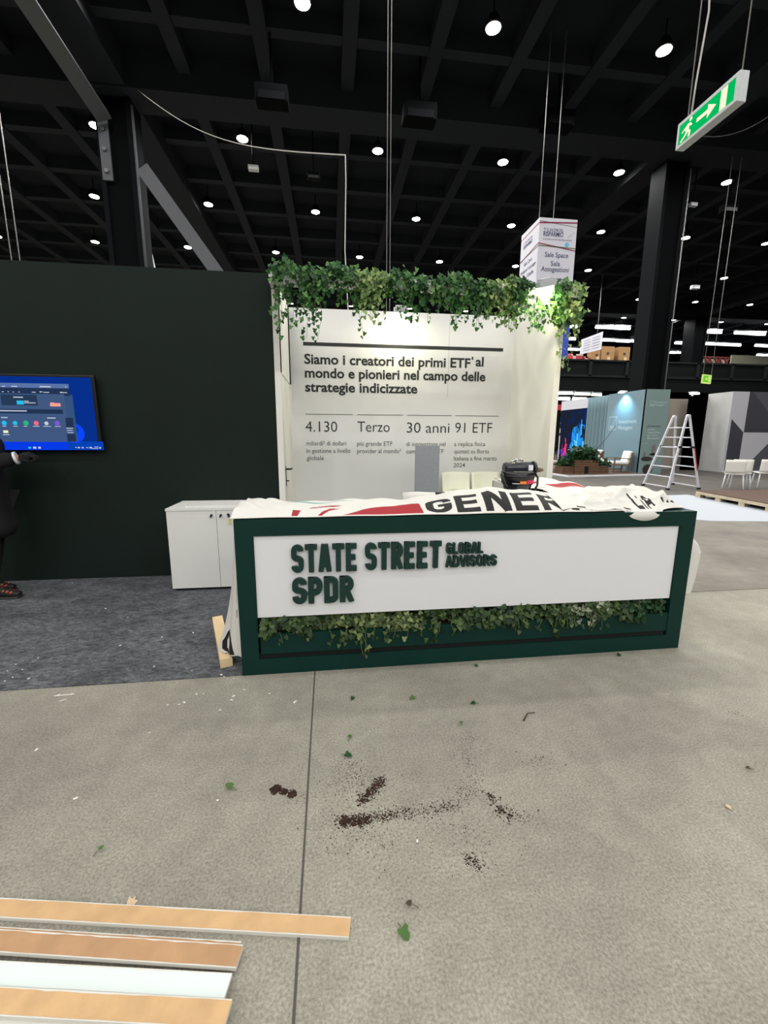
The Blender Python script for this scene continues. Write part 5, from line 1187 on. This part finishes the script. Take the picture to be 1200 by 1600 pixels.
    for q in (.02, .28, .55, .82):
        mb = MB(); p = Vector((9.06, 9.35, 0)).lerp(Vector((8.73, 6.9, 0)), q); mb.box(p+Vector((.08, 0, .045)), (.15, .14, .09)); mb.bar(p+Vector((.05, 0, .11)), p+Vector((4.6, -.15, .11)), .1, .03); mb.build('pallet_block', M['pallet'], t)
    mb = MB(); mb.prism([(9.2, 9.75), (8.95, 6.2), (7.8, 6.45), (6.78, 6.6), (5.95, 7.2), (8.6, 9.7)], Matrix(), .004); tag(mb.build('vinyl_sheet', M['vinyl']), 'pale glossy vinyl sheet on the floor beside the pallet deck', 'floor sheet')
    # mezzanine
    t = thing('mezzanine', 'black mezzanine balcony running across the far end of the hall', 'balcony', (25, 30, 0))
    mb = MB(); mb.span((8, 30, 5.3), (60, 45, 5.6)); mb.build('slab', M['mezz'], t)
    mb = MB(); mb.span((8, 29.9, 4.75), (60, 30.1, 6.9)); mb.build('front_girder', M['mezz'], t)
    mb = MB(); x = 10.2
    while x < 56: mb.span((x-.12, 29.8, 5.75), (x+.12, 29.92, 6.9)); x += 2.9
    mb.span((8, 29.8, 6.8), (60, 29.95, 6.92)); mb.span((8, 29.8, 5.7), (60, 29.95, 5.85)); mb.build('girder_ribs', M['mezz2'], t)
    x = 12.0
    while x < 56:
        mb = MB(); mb.span((x-.3, 30.3, 0), (x+.3, 30.9, 5.3)); mb.build('post', M['mezz'], t); x += 9.0
    # things on it
    zf = 6.5
    for k, (x, y, sx, sz, lab) in enumerate(((20.05, 31.0, .55, 1.45, 'tall cardboard box on the balcony, leftmost of three'), (20.95, 31.0, 1.05, 1.6, 'tall cardboard box on the balcony, middle of three'), (22.3, 31.0, .9, 1.6, 'tall cardboard box on the balcony with a round hole, right of three'))):
        t = thing('cardboard_box', lab, 'box', (x, y, 5.6), 'cardboard boxes on the balcony')
        mb = MB(); mb.span((x-sx/2, y, 5.6), (x+sx/2, y+.8, zf+sz)); mb.build('carton', M['cardboard'], t)
        mb = MB(); mb.box((x, y-.01, zf+sz-.5), (.16, .02, .16)); mb.build('hand_hole', M['darkmetal'], t)
        mb = MB(); mb.box((x+.1, y-.01, zf+.4), (.22, .02, .9)); mb.build('tape_strip', M['bark'], t)
    for k, (a, b, m, lab) in enumerate((((15.3, 6.0), (16.5, 7.5), 'pinkb', 'pale box on the balcony at its left end'), ((17.8, 5.9), (19.2, 7.55), 'crim', 'crimson crate on the balcony behind the white sign'), ((19.3, 5.9), (19.73, 7.4), 'crim', 'narrow crimson crate on the balcony left of the cardboard boxes'))):
        t = thing('crate', lab, 'crate', ((a[0]+b[0])/2, 31.6, 5.6)); 
        mb = MB(); mb.span((a[0], 31.4, 5.6), (b[0], 32, b[1])); mb.build('crate_body', M[m], t)
        mb = MB(); mb.span((a[0], 31.37, b[1]-.12), (b[0], 31.4, b[1])); mb.build('rim', M['pinkb'], t)
        mb = MB(); mb.span(((a[0]+b[0])/2-.12, 31.37, 5.6), ((a[0]+b[0])/2+.12, 31.4, b[1])); mb.build('upright', M['pinkb'], t)
    mb = MB(); mb.prism([(0, 0), (1.5, 0), (1.5, .9)], XZ(16.4, 30.8, 6.6), .5); tag(mb.build('red_wedge', M['crim']), 'red triangular board standing on the balcony left part', 'board')
    t = thing('hanging_banner', 'white printed banner hanging above the balcony boxes', 'banner', (18.9, 29.5, 7.2))
    a = [at(908, 531, 30), at(942, 518, 28.6), at(939, 546, 28.6), at(906, 554, 30)]
    mb = MB(); mb.face(a); o = mb.build('banner_sheet', M['boxsign'], t); md = o.modifiers.new('s', 'SOLIDIFY'); md.thickness = .04
    mb = MB()
    for k in range(5):
        q = .15+.16*k
        for u0, u1 in ((.12, .45), (.52, .88)):
            def B(u, v): return a[0].lerp(a[1], u).lerp(a[3].lerp(a[2], u), v)+Vector((0, -.05, 0))
            mb.face([B(u0, q), B(u1, q), B(u1, q+.05), B(u0, q+.05)])
    mb.build('print_lines', M['greyink'], t)
    mb = MB(); c0 = a[0].lerp(a[1], .75); mb.tube([c0, (c0.x, c0.y, 12.3)], .02, 5); mb.build('suspension_wire', M['wire'], t)
    mb = MB(); p = at(881, 530, 27); mb.span((p.x-.35, 27, 6.4), (p.x+.35, 27.05, 8.9)); mb.tube([(p.x, 27.02, 8.9), (p.x, 27.02, 12.749)], .015, 5); tag(mb.build('blue_banner', M['bbanner']), 'narrow blue banner hanging just right of the ivy bunch', 'banner')
    # scaffold truss and pale walls on the balcony right part
    t = thing('truss_frame', 'pinkish criss-cross truss frame standing on the right part of the balcony', 'truss', (35, 36, 5.6))
    mb = MB(); a, b = at(1092, 556, 36), at(1144, 568, 36)
    mb.span((a.x, 36.5, 5.6), (b.x, 36.6, a.z-.1)); mb.build('backing_panel', M['pinkb'], t)
    mb = MB(); n = 7
    for k in range(n):
        x0_, x1_ = a.x+(b.x-a.x)*k/n, a.x+(b.x-a.x)*(k+1)/n
        mb.bar((x0_, 36.4, b.z-1), (x0_ if k % 2 else x1_, 36.4, a.z), .1, .1); mb.bar((x0_, 36.4, a.z), (x1_, 36.4, a.z-.8), .07, .07)
    mb.bar((a.x, 36.4, a.z), (b.x, 36.4, a.z), .12, .12); mb.build('truss_bars', M['rust'], t)
    p, q = at(1144, 551, 37), at(1215, 572, 37); mb = MB(); mb.span((p.x, 37, 5.6), (q.x+2, 37.1, p.z-.2)); tag(mb.build('olive_partition', M['oliveb']), 'pale olive partition on the balcony at the right edge', 'partition')
    # fluorescent tubes beyond
    rows = {'upper': (38, [(884, 901, 510.5), (931, 957, 511.5), (959, 984, 513), (1094, 1102, 518), (1103, 1127, 519), (1148, 1171, 520.5), (1172, 1195, 522)]),
            'middle': (44, [(883, 899, 529.5), (941, 961, 531.5), (963, 984, 533), (986, 997, 533), (1055, 1067, 536), (1092, 1113, 537), (1114, 1135, 538), (1136, 1157, 539), (1180, 1192, 540), (1193, 1212, 541)]),
            'lowest': (52, [(882, 904, 546), (906, 922, 546.5), (1047, 1055, 551), (1057, 1067, 551), (1183, 1204, 555)]),
            'under-balcony': (33, [(871, 895, 614.5), (898, 922, 615.8), (925, 949, 617)]),
            'rear under-balcony': (38, [(873, 890, 623), (895, 916, 623.5)])}
    for nm, (Y, lst) in rows.items():
        for k, (xa, xb, py) in enumerate(lst):
            a, b = at(xa, py, Y), at(xb, py, Y); a.z = b.z = (a.z+b.z)/2
            t = thing('tube_light', 'white fluorescent tube light, %s of the %s row beyond the balcony edge' % (nth(k), nm), 'tube light', (a+b)/2, 'fluorescent tubes at the far end')
            mb = MB(); mb.tube([a, b], .12 if Y > 34 else .09, 8); mb.build('tube', M['tube'], t)
            mb = MB(); mb.box((a+b)/2+Vector((0, 0, .2)), ((b-a).length, .3, .1)); mb.build('housing', M['sbox'], t)
            top = 12.75 if 'under' not in nm else 5.3
            if a.z+.3 < top:
                mb = MB(); mb.tube([(a+b)/2+Vector((0, 0, .2)), ((a.x+b.x)/2, Y, top)], .02, 5); mb.build('hanger', M['pillar'], t)
background()
